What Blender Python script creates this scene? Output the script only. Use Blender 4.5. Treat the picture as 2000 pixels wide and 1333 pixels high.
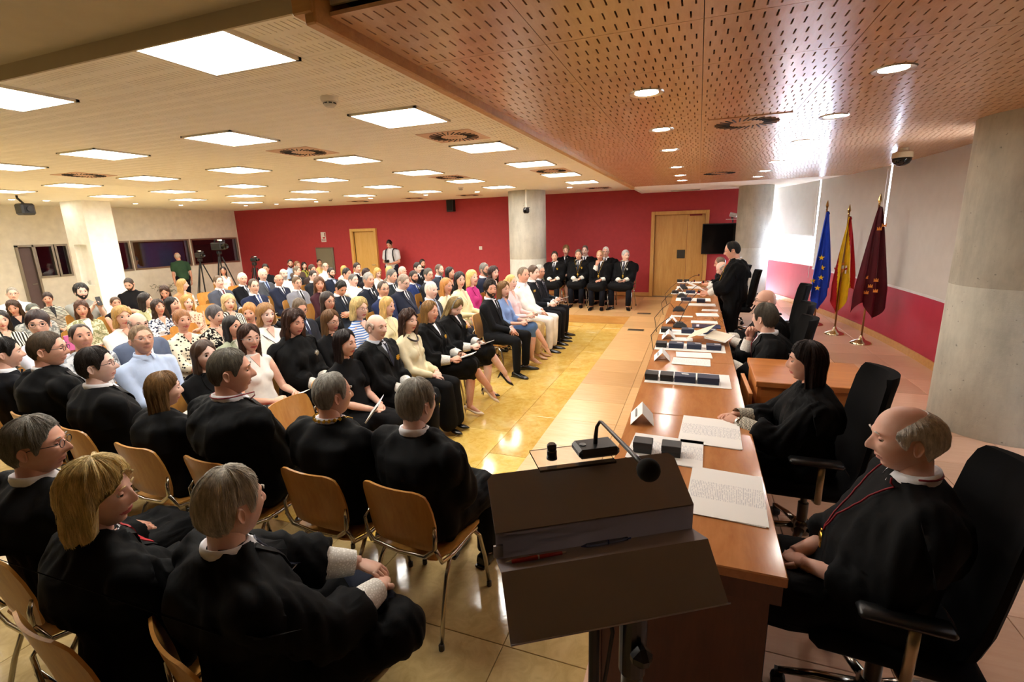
import bpy, bmesh, math, random
import numpy as np
from mathutils import Vector, Matrix, Euler
from mathutils.bvhtree import BVHTree

for o in list(bpy.data.objects): bpy.data.objects.remove(o, do_unlink=True)
SC = bpy.context.scene
COL = SC.collection
random.seed(7)
RNG = np.random.RandomState(7)
R = math.radians

# ------------------------------------------------------------------ camera
cam_d = bpy.data.cameras.new('camera'); cam = bpy.data.objects.new('camera', cam_d); COL.objects.link(cam)
cam_d.sensor_width = 36; cam_d.sensor_fit = 'HORIZONTAL'; cam_d.lens = 950*36/2000; cam_d.clip_start = .05
def _cam_matrix():
    f = 950.; d = Vector((365., -230.5, f)).normalized()          # depth direction seen in camera axes (right, down, forward)
    r = R(1.64); n = (math.sin(r), math.cos(r)); k = n[0]*d.x+n[1]*d.y
    v = Vector((n[0], n[1], -k/d.z)).normalized()                 # down
    x = v.cross(d)
    if x.x < 0: x = -x
    rows = [Vector((x[i], d[i], -v[i])) for i in range(3)]        # camera axes in world
    right, down, fwd = rows
    M = Matrix.Identity(4)
    for i in range(3):
        M[i][0] = right[i]; M[i][1] = -down[i]; M[i][2] = -fwd[i]
    M.translation = (0, 0, 2.07)
    return M
cam.matrix_world = _cam_matrix()
SC.camera = cam

# ------------------------------------------------------------------ world and exposure
W = bpy.data.worlds.new('daylight'); SC.world = W; W.use_nodes = True
bg = W.node_tree.nodes['Background']; bg.inputs[0].default_value = (.80, .88, 1, 1); bg.inputs[1].default_value = 14.0
SC.view_settings.view_transform = 'Standard'; SC.view_settings.look = 'None'
SC.view_settings.gamma = 1; SC.view_settings.use_curve_mapping = False
SC.view_settings.exposure = 1.42
PANEL_EMIT = 13.0
SPOT_EMIT = 48.0

# ------------------------------------------------------------------ materials
def C(h):
    h = h.lstrip('#'); v = [int(h[i:i+2], 16)/255 for i in (0, 2, 4)]
    return tuple(((c+.055)/1.055)**2.4 if c > .04045 else c/12.92 for c in v)
MATS = {}
class NT:
    def __init__(s, name):
        s.m = bpy.data.materials.new(name); s.m.use_nodes = True; s.t = s.m.node_tree
        s.b = s.t.nodes['Principled BSDF']; s.co = None
    def n(s, ty, **kw):
        nd = s.t.nodes.new(ty)
        for k, v in kw.items():
            if hasattr(nd, k): setattr(nd, k, v)
        return nd
    def l(s, a, b): s.t.links.new(a, b)
    def coord(s, kind='Object', scale=(1, 1, 1), rot=(0, 0, 0)):
        c = s.n('ShaderNodeTexCoord'); mp = s.n('ShaderNodeMapping')
        mp.inputs['Scale'].default_value = scale; mp.inputs['Rotation'].default_value = rot
        s.l(c.outputs[kind], mp.inputs[0]); return mp.outputs[0]
    def noise(s, vec, scale, detail=3, rough=.5, dist=0):
        nd = s.n('ShaderNodeTexNoise'); nd.inputs['Scale'].default_value = scale; nd.inputs['Detail'].default_value = detail
        nd.inputs['Roughness'].default_value = rough; nd.inputs['Distortion'].default_value = dist
        s.l(vec, nd.inputs['Vector']); return nd.outputs['Fac']
    def ramp(s, fac, stops, const=False):
        nd = s.n('ShaderNodeValToRGB'); cr = nd.color_ramp
        if const: cr.interpolation = 'CONSTANT'
        while len(cr.elements) < len(stops): cr.elements.new(.5)
        for e, (p, c) in zip(cr.elements, stops): e.position = p; e.color = (*c, 1)
        s.l(fac, nd.inputs[0]); return nd.outputs[0]
    def mix(s, fac, a, b, mode='MIX'):
        nd = s.n('ShaderNodeMix'); nd.data_type = 'RGBA'; nd.blend_type = mode
        for val, i in ((fac, 0), (a, 6), (b, 7)):
            if hasattr(val, 'is_linked') or hasattr(val, 'links'): s.l(val, nd.inputs[i])
            elif i == 0: nd.inputs[0].default_value = val
            else: nd.inputs[i].default_value = (*val, 1)
        return nd.outputs[2]
    def bump(s, h, strength=.3, dist=.01):
        nd = s.n('ShaderNodeBump'); nd.inputs['Strength'].default_value = strength; nd.inputs['Distance'].default_value = dist
        s.l(h, nd.inputs['Height']); s.l(nd.outputs[0], s.b.inputs['Normal'])
    def fin(s, col=None, rough=.5, metal=0, spec=.5):
        if col is not None:
            if hasattr(col, 'links'): s.l(col, s.b.inputs['Base Color'])
            else: s.b.inputs['Base Color'].default_value = (*col, 1)
        s.b.inputs['Roughness'].default_value = rough; s.b.inputs['Metallic'].default_value = metal
        s.b.inputs['Specular IOR Level'].default_value = spec
        return s.m
def cached(fn):
    def g(*a, **k):
        key = (fn.__name__, a, tuple(sorted(k.items())))
        if key not in MATS: MATS[key] = fn(*a, **k)
        return MATS[key]
    return g
def dk(c, k): return tuple(min(1, x*k) for x in c)
@cached
def plain(h, rough=.5, metal=0, var=.06, scale=6, spec=.5, coat=0):
    t = NT('paint'); c = C(h); f = t.noise(t.coord(), scale, 3)
    m = t.fin(t.ramp(f, [(.3, dk(c, 1-var)), (.7, dk(c, 1+var))]), rough, metal, spec)
    if coat: t.b.inputs['Coat Weight'].default_value = coat; t.b.inputs['Coat Roughness'].default_value = .08
    return m
@cached
def wood(h1, h2, rough=.35, scale=(1, 8, 8), coat=0, det=4, spec=.5):
    t = NT('wood'); v = t.coord('Object', scale); f = t.noise(v, 2.2, det, .6, .6); f2 = t.noise(v, 14, 3, .6)
    c = t.ramp(f, [(.25, C(h1)), (.75, C(h2))]); c = t.mix(.16, c, t.ramp(f2, [(.3, dk(C(h1), .7)), (.7, C(h2))]))
    m = t.fin(c, rough, 0, spec)
    if coat: t.b.inputs['Coat Weight'].default_value = coat; t.b.inputs['Coat Roughness'].default_value = .12
    return m
@cached
def fabric(h, pat='', h2='#ffffff', rough=.85, sc=1.0):
    t = NT('cloth'); c = C(h); v = t.coord(); f = t.noise(v, 7, 3); c2 = C(h2)
    base = t.ramp(f, [(.3, dk(c, .86)), (.7, dk(c, 1.12))])
    if pat == 'stripe':
        w = t.n('ShaderNodeTexWave'); w.inputs['Scale'].default_value = 9*sc; w.inputs['Distortion'].default_value = 1.5; w.inputs['Detail'].default_value = 1; t.l(v, w.inputs[0])
        base = t.mix(t.ramp(w.outputs['Fac'], [(.45, (0, 0, 0)), (.5, (1, 1, 1))]), base, c2)
    elif pat == 'vstripe':
        w = t.n('ShaderNodeTexWave'); w.inputs['Scale'].default_value = 12*sc; w.inputs['Distortion'].default_value = .8; w.bands_direction = 'Z'; t.l(v, w.inputs[0])
        base = t.mix(t.ramp(w.outputs['Fac'], [(.45, (0, 0, 0)), (.5, (1, 1, 1))]), base, c2)
    elif pat == 'dots':
        w = t.n('ShaderNodeTexVoronoi'); w.inputs['Scale'].default_value = 26*sc; t.l(v, w.inputs['Vector'])
        base = t.mix(t.ramp(w.outputs['Distance'], [(.30, (1, 1, 1)), (.36, (0, 0, 0))]), base, c2)
    elif pat == 'floral':
        g = t.noise(v, 20*sc, 2, .5, 1.2)
        base = t.mix(t.ramp(g, [(.50, (0, 0, 0)), (.55, (1, 1, 1))]), base, c2)
    elif pat == 'lace':
        w = t.n('ShaderNodeTexVoronoi'); w.inputs['Scale'].default_value = 90*sc; w.feature = 'DISTANCE_TO_EDGE'; t.l(v, w.inputs['Vector'])
        base = t.mix(t.ramp(w.outputs['Distance'], [(.12, (0, 0, 0)), (.3, (1, 1, 1))]), base, c2)
    elif pat == 'key':
        w = t.n('ShaderNodeTexBrick'); w.inputs['Scale'].default_value = 22*sc; w.inputs['Mortar Size'].default_value = .045; w.inputs['Color1'].default_value = (*c, 1); w.inputs['Color2'].default_value = (*c, 1); w.inputs['Mortar'].default_value = (*c2, 1)
        t.l(v, w.inputs[0]); base = w.outputs[0]
    t.bump(t.noise(v, 34, 3, .6), .12, .006)
    m = t.fin(base, rough, 0, .15 if max(c) < .02 else .25)
    return m
@cached
def hairm(h):
    t = NT('hair'); c = C(h); v = t.coord('Object', (26, 26, 3.5)); f = t.noise(v, 3.2, 4, .62, .4)
    t.bump(f, .6, .006)
    return t.fin(t.ramp(f, [(.30, dk(c, .62)), (.5, dk(c, 1.05)), (.72, dk(c, 1.6))]), .42, 0, .4)
@cached
def skinm(h):
    t = NT('skin'); c = C(h); v = t.coord(); f = t.noise(v, 16, 4, .6)
    red = (min(1, c[0]*1.02), c[1]*.86, c[2]*.82)
    t.bump(t.noise(v, 90, 2), .08, .002)
    m = t.fin(t.ramp(f, [(.3, red), (.7, dk(c, 1.06))]), .48, 0, .4)
    t.b.inputs['Subsurface Weight'].default_value = .08; t.b.inputs['Subsurface Radius'].default_value = (.02, .008, .005)
    return m
@cached
def metal(h, rough=.2): return NT('metal').fin(C(h), rough, 1)
@cached
def glow(h, s):
    t = NT('lamp'); t.b.inputs['Emission Color'].default_value = (*C(h), 1); t.b.inputs['Emission Strength'].default_value = s
    return t.fin((.8, .8, .8), .5)
@cached
def glass(h='#ffffff', rough=.02, tr=1.0):
    t = NT('glass'); t.b.inputs['Transmission Weight'].default_value = tr; t.b.inputs['IOR'].default_value = 1.45
    return t.fin(C(h), rough)
@cached
def concrete(h):
    t = NT('concrete'); v = t.coord(); c = C(h); f = t.noise(v, 2.2, 6, .65); g = t.noise(t.coord('Object', (1, 1, .25)), 5, 5, .7)
    col = t.ramp(f, [(.3, dk(c, .74)), (.55, c), (.75, dk(c, 1.18))]); col = t.mix(.4, col, t.ramp(g, [(.35, dk(c, .6)), (.6, dk(c, 1.1))]))
    sp = t.noise(v, 28, 2); col = t.mix(t.ramp(sp, [(.70, (0, 0, 0)), (.76, (1, 1, 1))]), col, dk(c, .5))
    t.bump(t.noise(v, 22, 5, .7), .25, .01)
    return t.fin(col, .75)
@cached
def marble(seed=0, h1='#c99c38', h2='#e0bc5c', h3='#eed890'):
    t = NT('marble'); c = t.n('ShaderNodeTexCoord'); oi = t.n('ShaderNodeObjectInfo'); mp = t.n('ShaderNodeVectorMath'); mp.operation = 'SCALE'
    mp.inputs['Scale'].default_value = 37.0
    cb = t.n('ShaderNodeCombineXYZ'); t.l(oi.outputs['Random'], cb.inputs[0]); t.l(oi.outputs['Random'], cb.inputs[1]); t.l(cb.outputs[0], mp.inputs[0])
    ad = t.n('ShaderNodeVectorMath'); t.l(c.outputs['Object'], ad.inputs[0]); t.l(mp.outputs[0], ad.inputs[1]); v = ad.outputs[0]
    f = t.noise(v, 2.2, 6, .6, .8); g = t.noise(v, 9, 5, .65, 1.5)
    col = t.ramp(f, [(.25, C(h1)), (.5, C(h2)), (.75, C(h3))]); col = t.mix(.3, col, t.ramp(g, [(.35, dk(C(h1), .8)), (.6, C(h3))]))
    rt = t.ramp(oi.outputs['Random'], [(0, (.78, .74, .68)), (1, (1.06, 1.05, 1.02))]); col = t.mix(1.0, col, rt, 'MULTIPLY')
    t.bump(g, .05, .01)
    return t.fin(col, .10, 0, .5)
@cached
def plank(h1, h2, rough=.3):
    t = NT('floor_board'); oi = t.n('ShaderNodeObjectInfo'); v = t.coord('Object', (1.2, 9, 9)); f = t.noise(v, 2.5, 5, .6, .5)
    col = t.ramp(f, [(.25, C(h1)), (.75, C(h2))]); rt = t.ramp(oi.outputs['Random'], [(0, (.80, .74, .68)), (1, (1.08, 1.06, 1.04))]); col = t.mix(1.0, col, rt, 'MULTIPLY')
    return t.fin(col, rough)
@cached
def printed(h='#f4f3ee'):
    t = NT('printed_paper'); v = t.coord('Object', (1, 1, 1)); w = t.n('ShaderNodeTexWave'); w.bands_direction = 'X'; w.inputs['Scale'].default_value = 46; t.l(v, w.inputs[0])
    g = t.noise(t.coord('Object', (120, 60, 1)), 1, 1); m1 = t.ramp(w.outputs['Fac'], [(.62, (0, 0, 0)), (.7, (1, 1, 1))]); m2 = t.ramp(g, [(.40, (0, 0, 0)), (.5, (1, 1, 1))])
    k = t.mix(1.0, m1, m2, 'MULTIPLY'); sep = t.n('ShaderNodeSeparateXYZ'); t.l(v, sep.inputs[0])
    ed = t.n('ShaderNodeMath'); ed.operation = 'ABSOLUTE'; t.l(sep.outputs[1], ed.inputs[0]); e2 = t.n('ShaderNodeMath'); e2.operation = 'LESS_THAN'; e2.inputs[1].default_value = .075; t.l(ed.outputs[0], e2.inputs[0])
    k = t.mix(1.0, k, e2.outputs[0], 'MULTIPLY')
    return t.fin(t.mix(k, C(h), (.58, .58, .60)), .6)

# ------------------------------------------------------------------ mesh building
class MB:
    def __init__(s): s.v = []; s.f = []; s.m = []; s.mi = 0
    def add(s, vs, fs, mi=None):
        b = len(s.v); s.v.extend([tuple(map(float, p)) for p in vs]); mi = s.mi if mi is None else mi
        for f in fs: s.f.append(tuple(i+b for i in f)); s.m.append(mi)
        return s
    def box(s, c, d, rot=None, mi=None, bev=0):
        hx, hy, hz = d[0]/2, d[1]/2, d[2]/2
        if bev:
            b = min(bev, hx*.9, hy*.9, hz*.9); vs = []; idx = {}
            for sx in (-1, 1):
                for sy in (-1, 1):
                    for sz in (-1, 1):
                        for ax in range(3):
                            p = [sx*(hx-b), sy*(hy-b), sz*(hz-b)]; p[ax] = (sx*hx, sy*hy, sz*hz)[ax]; idx[(sx, sy, sz, ax)] = len(vs); vs.append(p)
            fs = []; S = (-1, 1)
            for ax in range(3):
                o1, o2 = (ax+1) % 3, (ax+2) % 3
                for q in S:
                    def key(a, b2):
                        k = [0, 0, 0]; k[ax] = q; k[o1] = a; k[o2] = b2; return idx[(*k, ax)]
                    f = [key(-1, -1), key(1, -1), key(1, 1), key(-1, 1)]; fs.append(f if q > 0 else f[::-1])
                for a in S:
                    for b2 in S:
                        def kk(t, ax2):
                            k = [0, 0, 0]; k[ax] = t; k[o1] = a; k[o2] = b2; return idx[(*k, ax2)]
                        f = [kk(-1, o1), kk(1, o1), kk(1, o2), kk(-1, o2)]; fs.append(f if a*b2 > 0 else f[::-1])
            for sx in S:
                for sy in S:
                    for sz in S:
                        f = [idx[(sx, sy, sz, 0)], idx[(sx, sy, sz, 1)], idx[(sx, sy, sz, 2)]]; fs.append(f if sx*sy*sz > 0 else f[::-1])
        else:
            vs = [(x, y, z) for x in (-hx, hx) for y in (-hy, hy) for z in (-hz, hz)]
            fs = [(0, 1, 3, 2), (4, 6, 7, 5), (0, 4, 5, 1), (2, 3, 7, 6), (0, 2, 6, 4), (1, 5, 7, 3)]
        if rot is not None:
            M = rot if isinstance(rot, Matrix) else Euler(rot).to_matrix(); vs = [M @ Vector(p) for p in vs]
        return s.add([(p[0]+c[0], p[1]+c[1], p[2]+c[2]) for p in vs], fs, mi)
    def rings(s, rs, closed=True, cap=True, mi=None):
        n = len(rs[0]); vs = [p for r in rs for p in r]; fs = []
        for i in range(len(rs)-1):
            for j in range(n if closed else n-1):
                k = (j+1) % n; fs.append((i*n+j, i*n+k, (i+1)*n+k, (i+1)*n+j))
        if cap and closed: fs.append(tuple(range(n))[::-1]); fs.append(tuple((len(rs)-1)*n+j for j in range(n)))
        return s.add(vs, fs, mi)
    def tube(s, pts, r, n=8, mi=None, flat=1.0, up=None, cap=True):
        P = [Vector(p) for p in pts]; rr = r if hasattr(r, '__len__') else [r]*len(P)
        rs = []; u = None
        for i, p in enumerate(P):
            t = (P[min(i+1, len(P)-1)]-P[max(i-1, 0)]).normalized()
            if u is None:
                u = Vector(up) if up else (Vector((0, 0, 1)) if abs(t.z) < .9 else Vector((0, 1, 0)))
            u = (u-t*u.dot(t)).normalized(); w = t.cross(u)
            rs.append([p+u*(math.cos(a)*rr[i]*flat)+w*(math.sin(a)*rr[i]) for a in [2*math.pi*k/n for k in range(n)]])
        return s.rings(rs, True, cap, mi)
    def lathe(s, prof, n=20, c=(0, 0, 0), mi=None, M=None):
        rs = []
        for r, z in prof:
            ring = [Vector((r*math.cos(2*math.pi*k/n), r*math.sin(2*math.pi*k/n), z)) for k in range(n)]
            if M is not None: ring = [M @ p for p in ring]
            rs.append([p+Vector(c) for p in ring])
        return s.rings(rs, True, True, mi)
    def ball(s, c, r, n=12, m=8, mi=None, M=None):
        r = r if hasattr(r, '__len__') else (r, r, r); rs = []
        for i in range(m+1):
            ph = math.pi*min(max(i/m, .02), .98); ring = []
            for k in range(n):
                a = 2*math.pi*k/n; p = Vector((r[0]*math.sin(ph)*math.cos(a), r[1]*math.sin(ph)*math.sin(a), -r[2]*math.cos(ph)))
                if M is not None: p = M @ p
                ring.append(p+Vector(c))
            rs.append(ring)
        return s.rings(rs, True, True, mi)
    def capsule(s, a, b, ra, rb, n=12):
        a = Vector(a); b = Vector(b); t = (b-a).normalized(); u = t.orthogonal().normalized(); w = t.cross(u); rs = []
        for k in range(5):
            ph = math.pi/2*k/4; c = a-t*(ra*math.cos(ph)); q = max(ra*math.sin(ph), .001); rs.append([c+(u*math.cos(x)+w*math.sin(x))*q for x in [2*math.pi*j/n for j in range(n)]])
        for k in range(5):
            ph = math.pi/2*k/4; c = b+t*(rb*math.sin(ph)); q = max(rb*math.cos(ph), .001); rs.append([c+(u*math.cos(x)+w*math.sin(x))*q for x in [2*math.pi*j/n for j in range(n)]])
        return s.rings(rs)
    def grid(s, G, mi=None, wrap=False):
        nr = len(G); nc = len(G[0]); vs = [p for r in G for p in r]; fs = []
        for i in range(nr-1):
            for j in range(nc if wrap else nc-1): fs.append((i*nc+j, i*nc+(j+1) % nc, (i+1)*nc+(j+1) % nc, (i+1)*nc+j))
        return s.add(vs, fs, mi)
    def prism(s, poly, z0, z1, mi=None):
        n = len(poly); vs = [(x, y, z0) for x, y in poly]+[(x, y, z1) for x, y in poly]
        fs = [tuple(range(n))[::-1], tuple(range(n, 2*n))]+[(i, (i+1) % n, n+(i+1) % n, n+i) for i in range(n)]
        return s.add(vs, fs, mi)
    def mesh(s, name='mesh', smooth=False, ang=None):
        me = bpy.data.meshes.new(name); me.from_pydata(s.v, [], s.f); nm = max(s.m or [0])+1
        for _ in range(nm): me.materials.append(None)
        if nm > 1: me.polygons.foreach_set('material_index', s.m)
        bm = bmesh.new(); bm.from_mesh(me); bmesh.ops.recalc_face_normals(bm, faces=bm.faces); bm.to_mesh(me); bm.free()
        if smooth:
            me.polygons.foreach_set('use_smooth', [True]*len(me.polygons))
            if ang:
                try: me.set_sharp_from_angle(angle=R(ang))
                except Exception: pass
        me.update(); return me

def ob(name, me, mats, parent=None, loc=(0, 0, 0), rot=None, scale=None, M=None):
    if isinstance(me, MB): me = me.mesh(name)
    o = bpy.data.objects.new(name, me); COL.objects.link(o)
    if parent is not None: o.parent = parent
    if M is not None: o.matrix_local = M
    else:
        o.location = loc
        if rot is not None: o.rotation_euler = rot
        if scale is not None: o.scale = scale
    if not isinstance(mats, (list, tuple)): mats = [mats]
    while len(me.materials) < len(mats): me.materials.append(None)
    for i, m in enumerate(mats):
        if me.materials[i] is None and me.users == 1: pass
        o.material_slots[i].link = 'OBJECT'; o.material_slots[i].material = m
    return o
def tag(o, label=None, cat=None, group=None, kind=None):
    if label: o['label'] = label
    if cat: o['category'] = cat
    if group: o['group'] = group
    if kind: o['kind'] = kind
    return o
def empty(name, loc=(0, 0, 0), rz=0, s=1.0):
    o = bpy.data.objects.new(name, None); COL.objects.link(o); o.location = loc; o.rotation_euler = (0, 0, rz); o.scale = (s, s, s); o.empty_display_size = .1
    return o
def copy_tree(o, parent=None):
    c = o.copy(); COL.objects.link(c); c.parent = parent
    for ch in list(o.children): copy_tree(ch, c)
    return c
def struct(name, me, mats, **k): return tag(ob(name, me, mats, **k), kind='structure')
def smooth01(a, b, x):
    t = np.clip((x-a)/(b-a), 0, 1); return t*t*(3-2*t)
# ================================================================== the room
ZC = 2.97; ZW = 2.86; ZD = .17; YB = 13.65; XL = -15.9; XD = -1.27
def arc(y): return 2.88-.0235*(y-7.4)**2
m_white = plain('#e9dfc4', .8); m_cream = plain('#f6f2e6', .8); m_ceil = plain('#f8f2e2', .85, var=.02)
m_red = plain('#b0353a', .7, var=.05, scale=9); m_dark = plain('#14110e', .9)
m_oak = wood('#c48f45', '#dcae66', .4, (8, 8, .8)); m_oak2 = wood('#d8a650', '#e6bc70', .4, (8, 8, .8))
m_trim = wood('#c08a4a', '#d8a868', .4, (.8, 8, 8))
m_marble = marble(); m_slab = marble(1, '#c9ab6c', '#dcc792', '#e8dcb8')
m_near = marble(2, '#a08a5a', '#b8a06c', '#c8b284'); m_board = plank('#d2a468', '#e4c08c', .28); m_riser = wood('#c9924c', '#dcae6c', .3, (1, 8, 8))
m_boardr = plank('#cfa588', '#dcb89c', .3)

# floor slab and the tiles on it
fl = MB().box(((XL+4.5)/2, 5.5, -.06), (4.5-XL, 16.6, .1)); floor = struct('floor', fl, m_slab)
def tile_mesh(w, d, t=.012, g=.003): return MB().box((0, 0, -t/2), (w-g, d-g, t), bev=.002).mesh('tile')
tm = tile_mesh(.48, 1.0)
for i in range(11):
    for j in range(11):
        x = XD-.24-.48*i; y = -.1+.5+1.0*j-(.5 if i % 2 else 0)
        if y > 10.0 and x > -4.6: continue
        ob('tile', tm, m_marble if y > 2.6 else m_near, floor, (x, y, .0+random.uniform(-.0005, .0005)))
for i in range(3):
    for j in range(3):
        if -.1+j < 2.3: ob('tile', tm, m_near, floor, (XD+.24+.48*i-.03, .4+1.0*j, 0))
cut = tile_mesh(.48, .42)
for i in range(7): ob('tile', cut, m_marble, floor, (XD-.24-.48*i, 10.2, 0))

# raised dais (right side, far end) with boards
d = MB()
d.prism([(XD, 2.7), (-.36, 2.7), (-.36, -2.5), (4.5, -2.5), (4.5, YB), (-4.6, YB), (-4.6, 10.42), (XD, 10.42)], 0.0, ZD-.012)
dais = struct('floor_dais', d, m_riser)
bmx = tile_mesh(.62, .6)
for i in range(7):
    for j in range(18):
        x = XD+.31+.62*i; y = 3.0+.6*j
        if y > YB-.2 or x > arc(y)+.3: continue
        ob('floor_board', bmx, m_board if i < 2 else m_boardr, dais, (x, y, ZD))
for i in range(5):
    for j in range(5): ob('floor_board', bmx, m_board, dais, (XD-.31-.62*i, 10.72+.6*j, ZD))
for i in range(6):
    for j in range(5): ob('floor_board', bmx, m_boardr, dais, (-.05+.62*i, 2.4-.6*j, ZD))
for x, y in ((-1.02, 10.85), (-.99, 9.06)):
    o = empty('floor_box', (x, y, ZD)); tag(o, 'grey metal floor box set in the dais boards near the %s' % ('seated robed men' if y > 10 else 'name cards on the table'), 'floor box')
    ob('lid', MB().box((0, 0, .004), (.26, .13, .008), bev=.003), metal('#6a655a', .45), o); ob('rim', MB().box((0, 0, .002), (.29, .16, .005)), metal('#8b8574', .4), o)

# white perforated ceiling
def slot_panel(w, dd, rows, t=.014):
    """panel with real slots; rows = list of (y0, y1, [x centres], slot width)"""
    mb = MB(); hy = dd/2; y = -hy; hw = w/2; g = .0015
    def quad(x0, y0, x1, y1): mb.add([(x0, y0, 0), (x1, y0, 0), (x1, y1, 0), (x0, y1, 0)], [(0, 3, 2, 1)])
    for y0, y1, xs, sw in rows:
        quad(-hw+g, y+(g if y == -hy else 0), hw-g, y0); x = -hw+g
        for c in xs:
            a, b = c-sw/2, c+sw/2; quad(x, y0, a, y1); x = b
            mb.add([(a, y0, 0), (b, y0, 0), (b, y1, 0), (a, y1, 0), (a, y0, t), (b, y0, t), (b, y1, t), (a, y1, t)], [(0, 1, 5, 4), (1, 2, 6, 5), (2, 3, 7, 6), (3, 0, 4, 7)])
        quad(x, y0, hw-g, y1); y = y1
    quad(-hw+g, y, hw-g, hy-g)
    mb.add([(-hw+g, -hy+g, 0), (hw-g, -hy+g, 0), (hw-g, hy-g, 0), (-hw+g, hy-g, 0), (-hw+g, -hy+g, t), (hw-g, -hy+g, t), (hw-g, hy-g, t), (-hw+g, hy-g, t)], [(0, 4, 5, 1), (1, 5, 6, 2), (2, 6, 7, 3), (3, 7, 4, 0)])
    me = bpy.data.meshes.new('panel'); me.from_pydata(mb.v, [], mb.f); me.materials.append(None); return me
MX, MY = .617, .56; X0 = -2.30; Y0 = 1.98
ceil = struct('ceiling', MB().box(((XL-1.33)/2, (1.7+YB)/2, ZC+.13), (XL*-1-1.33, YB-1.7, .1)), plain('#5a4c34', .9))
ceil_near = struct('ceiling_near', MB().box(((XL+4.5)/2, -.41, ZC+.06), (4.5-XL, 4.2, .12)).box(((XL+4.5)/2, 1.694, ZC+.03), (4.5-XL, .012, .2)), plain('#c2b496', .9, var=.04))
xs = [(-.27+.54*k/15) for k in range(16)]
pm = slot_panel(MX, MY, [(-.245, -.155, xs, .0065), (-.115, -.025, xs, .0065), (.025, .115, xs, .0065), (.155, .245, xs, .0065)])
lights_at = set()
rest = MB()
for i in range(-1, 22):
    for j in range(0, 21):
        x = X0-MX*i; y = Y0+MY*j
        if x-MX/2 < XL-.01 or y > YB: 
            continue
        if i % 3 == 0 and j % 3 == 0 and i <= 15 and j <= 15: lights_at.add((x, y)); continue
        if y < 7.4 and x > -9.6: ob('panel', pm, m_ceil, ceil, (x, y, ZC))
        else: rest.box((x, y, ZC+.008), (MX, MY, .016))
rest.box((-15.75, 7.6, ZC+.008), (.5, 12, .016)); rest.box((-8.6, YB-.02, ZC+.009), (14.6, .4, .016))
o = ob('panel_field', rest, m_ceil, ceil); o['kind'] = 'stuff'

# wooden ceiling over the dais
m_wceil = wood('#c99a72', '#dcb28c', .27, (6, 1, 6), coat=.12)
wc = struct('ceiling_wood', MB().box((1.4, 6.4, ZW+.13), (5.5, 9.4, .1)), m_dark)
rows = []
for q in range(5):
    yc = -.3125+.0625+.125*q; off = .014 if q % 2 else -.014
    rows.append((yc-.032, yc+.032, [-.288+.048*k+off*.7 for k in range(13)], .0072))
PW, PD = .653, .625
wpm = slot_panel(PW, PD, rows)
for i in range(8):
    for j in range(15): ob('panel', wpm, m_wceil, wc, (-1.33+PW*(i+.5), 1.68+PD*(j+.5), ZW))
struct('trim_1', MB().box((-1.355, 6.35, ZW+.03), (.05, 9.5, .16), bev=.006).box((-1.38, 1.64, ZW+.035), (.09, .10, .10), bev=.005), m_trim)
struct('ceiling_far', MB().box((1.35, 13.15, ZW+.04), (5.6, 4.2, .06)).box((-1.42, 12.37, ZW+.09), (.06, 2.6, .17)), plain('#efe9da', .8))

# back wall with its two door openings
wb = MB()
for x0, x1, z0, z1 in ((XL, -10.72, 0, 3.1), (-10.72, -9.88, 2.12, 3.1), (-9.88, -1.08, 0, 3.1), (-1.08, .15, 2.30, 3.1), (.15, 1.25, 0, 3.1)):
    wb.box(((x0+x1)/2, YB+.1, (z0+z1)/2), (x1-x0, .2, z1-z0))
wb.box((-7.4, YB+.26, 1.5), (17.4, .1, 3.4))  # unseen backing added behind the doors to stop daylight leaking through gaps
struct('wall_back', wb, m_red)
struct('baseboard_back', MB().box(((XL-4.6)/2, YB-.012, .05), (-4.6-XL, .024, .1)).box(((-4.6-1.17)/2, YB-.012, ZD+.05), (3.43, .024, .1)).box((.7, YB-.012, ZD+.05), (.9, .024, .1)), m_trim)
def door(name, x0, x1, z0, z1, split, mo, label, plate):
    root = empty(name, ((x0+x1)/2, YB, z0)); root['kind'] = 'structure'; root['label'] = label
    cx = (x0+x1)/2; h = z1-z0; w = x1-x0
    fr = MB().box((-w/2+.045, -.02, h/2), (.09, .14, h), bev=.006).box((w/2-.045, -.02, h/2), (.09, .14, h), bev=.006).box((0, -.02, h-.045), (w-.18, .14, .09), bev=.006)
    ob('door_frame', fr, mo, root)
    cuts = [-w/2+.092]+[s-cx for s in split]+[w/2-.092]
    for a, b in zip(cuts, cuts[1:]):
        lf = ob('door_leaf', MB().box(((a+b)/2, .05, (h-.09)/2), (b-a-.005, .045, h-.1), bev=.003), mo, root)
    if plate:
        ob('push_plate', MB().box((-.02+(-.38-cx)-.0, .022, 1.12), (.20, .012, .22), bev=.004), metal('#4c4a45', .4), root)
        ob('door_sign', MB().box((-.08-cx, .022, 2.11), (.30, .008, .05), bev=.002), plain('#8c2318', .5), root)
        ob('threshold', MB().box((0, -.02, .006), (w-.18, .12, .012)), metal('#b9b2a2', .35), root)
    else:
        k = MB().tube([(w/2-.16, .02, 1.02), (w/2-.16, -.04, 1.02), (w/2-.28, -.045, 1.02)], .009, 8); ob('door_handle', k, metal('#b8b2a6', .3), root)
    return root
door('door_1', -1.17, .24, ZD, 2.39, [-.27], m_oak, 'double oak door with grey push plate behind the table', True)
door('door_2', -10.81, -9.79, 0, 2.20, [], m_oak2, 'narrow yellow oak door in the red back wall', False)

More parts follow.
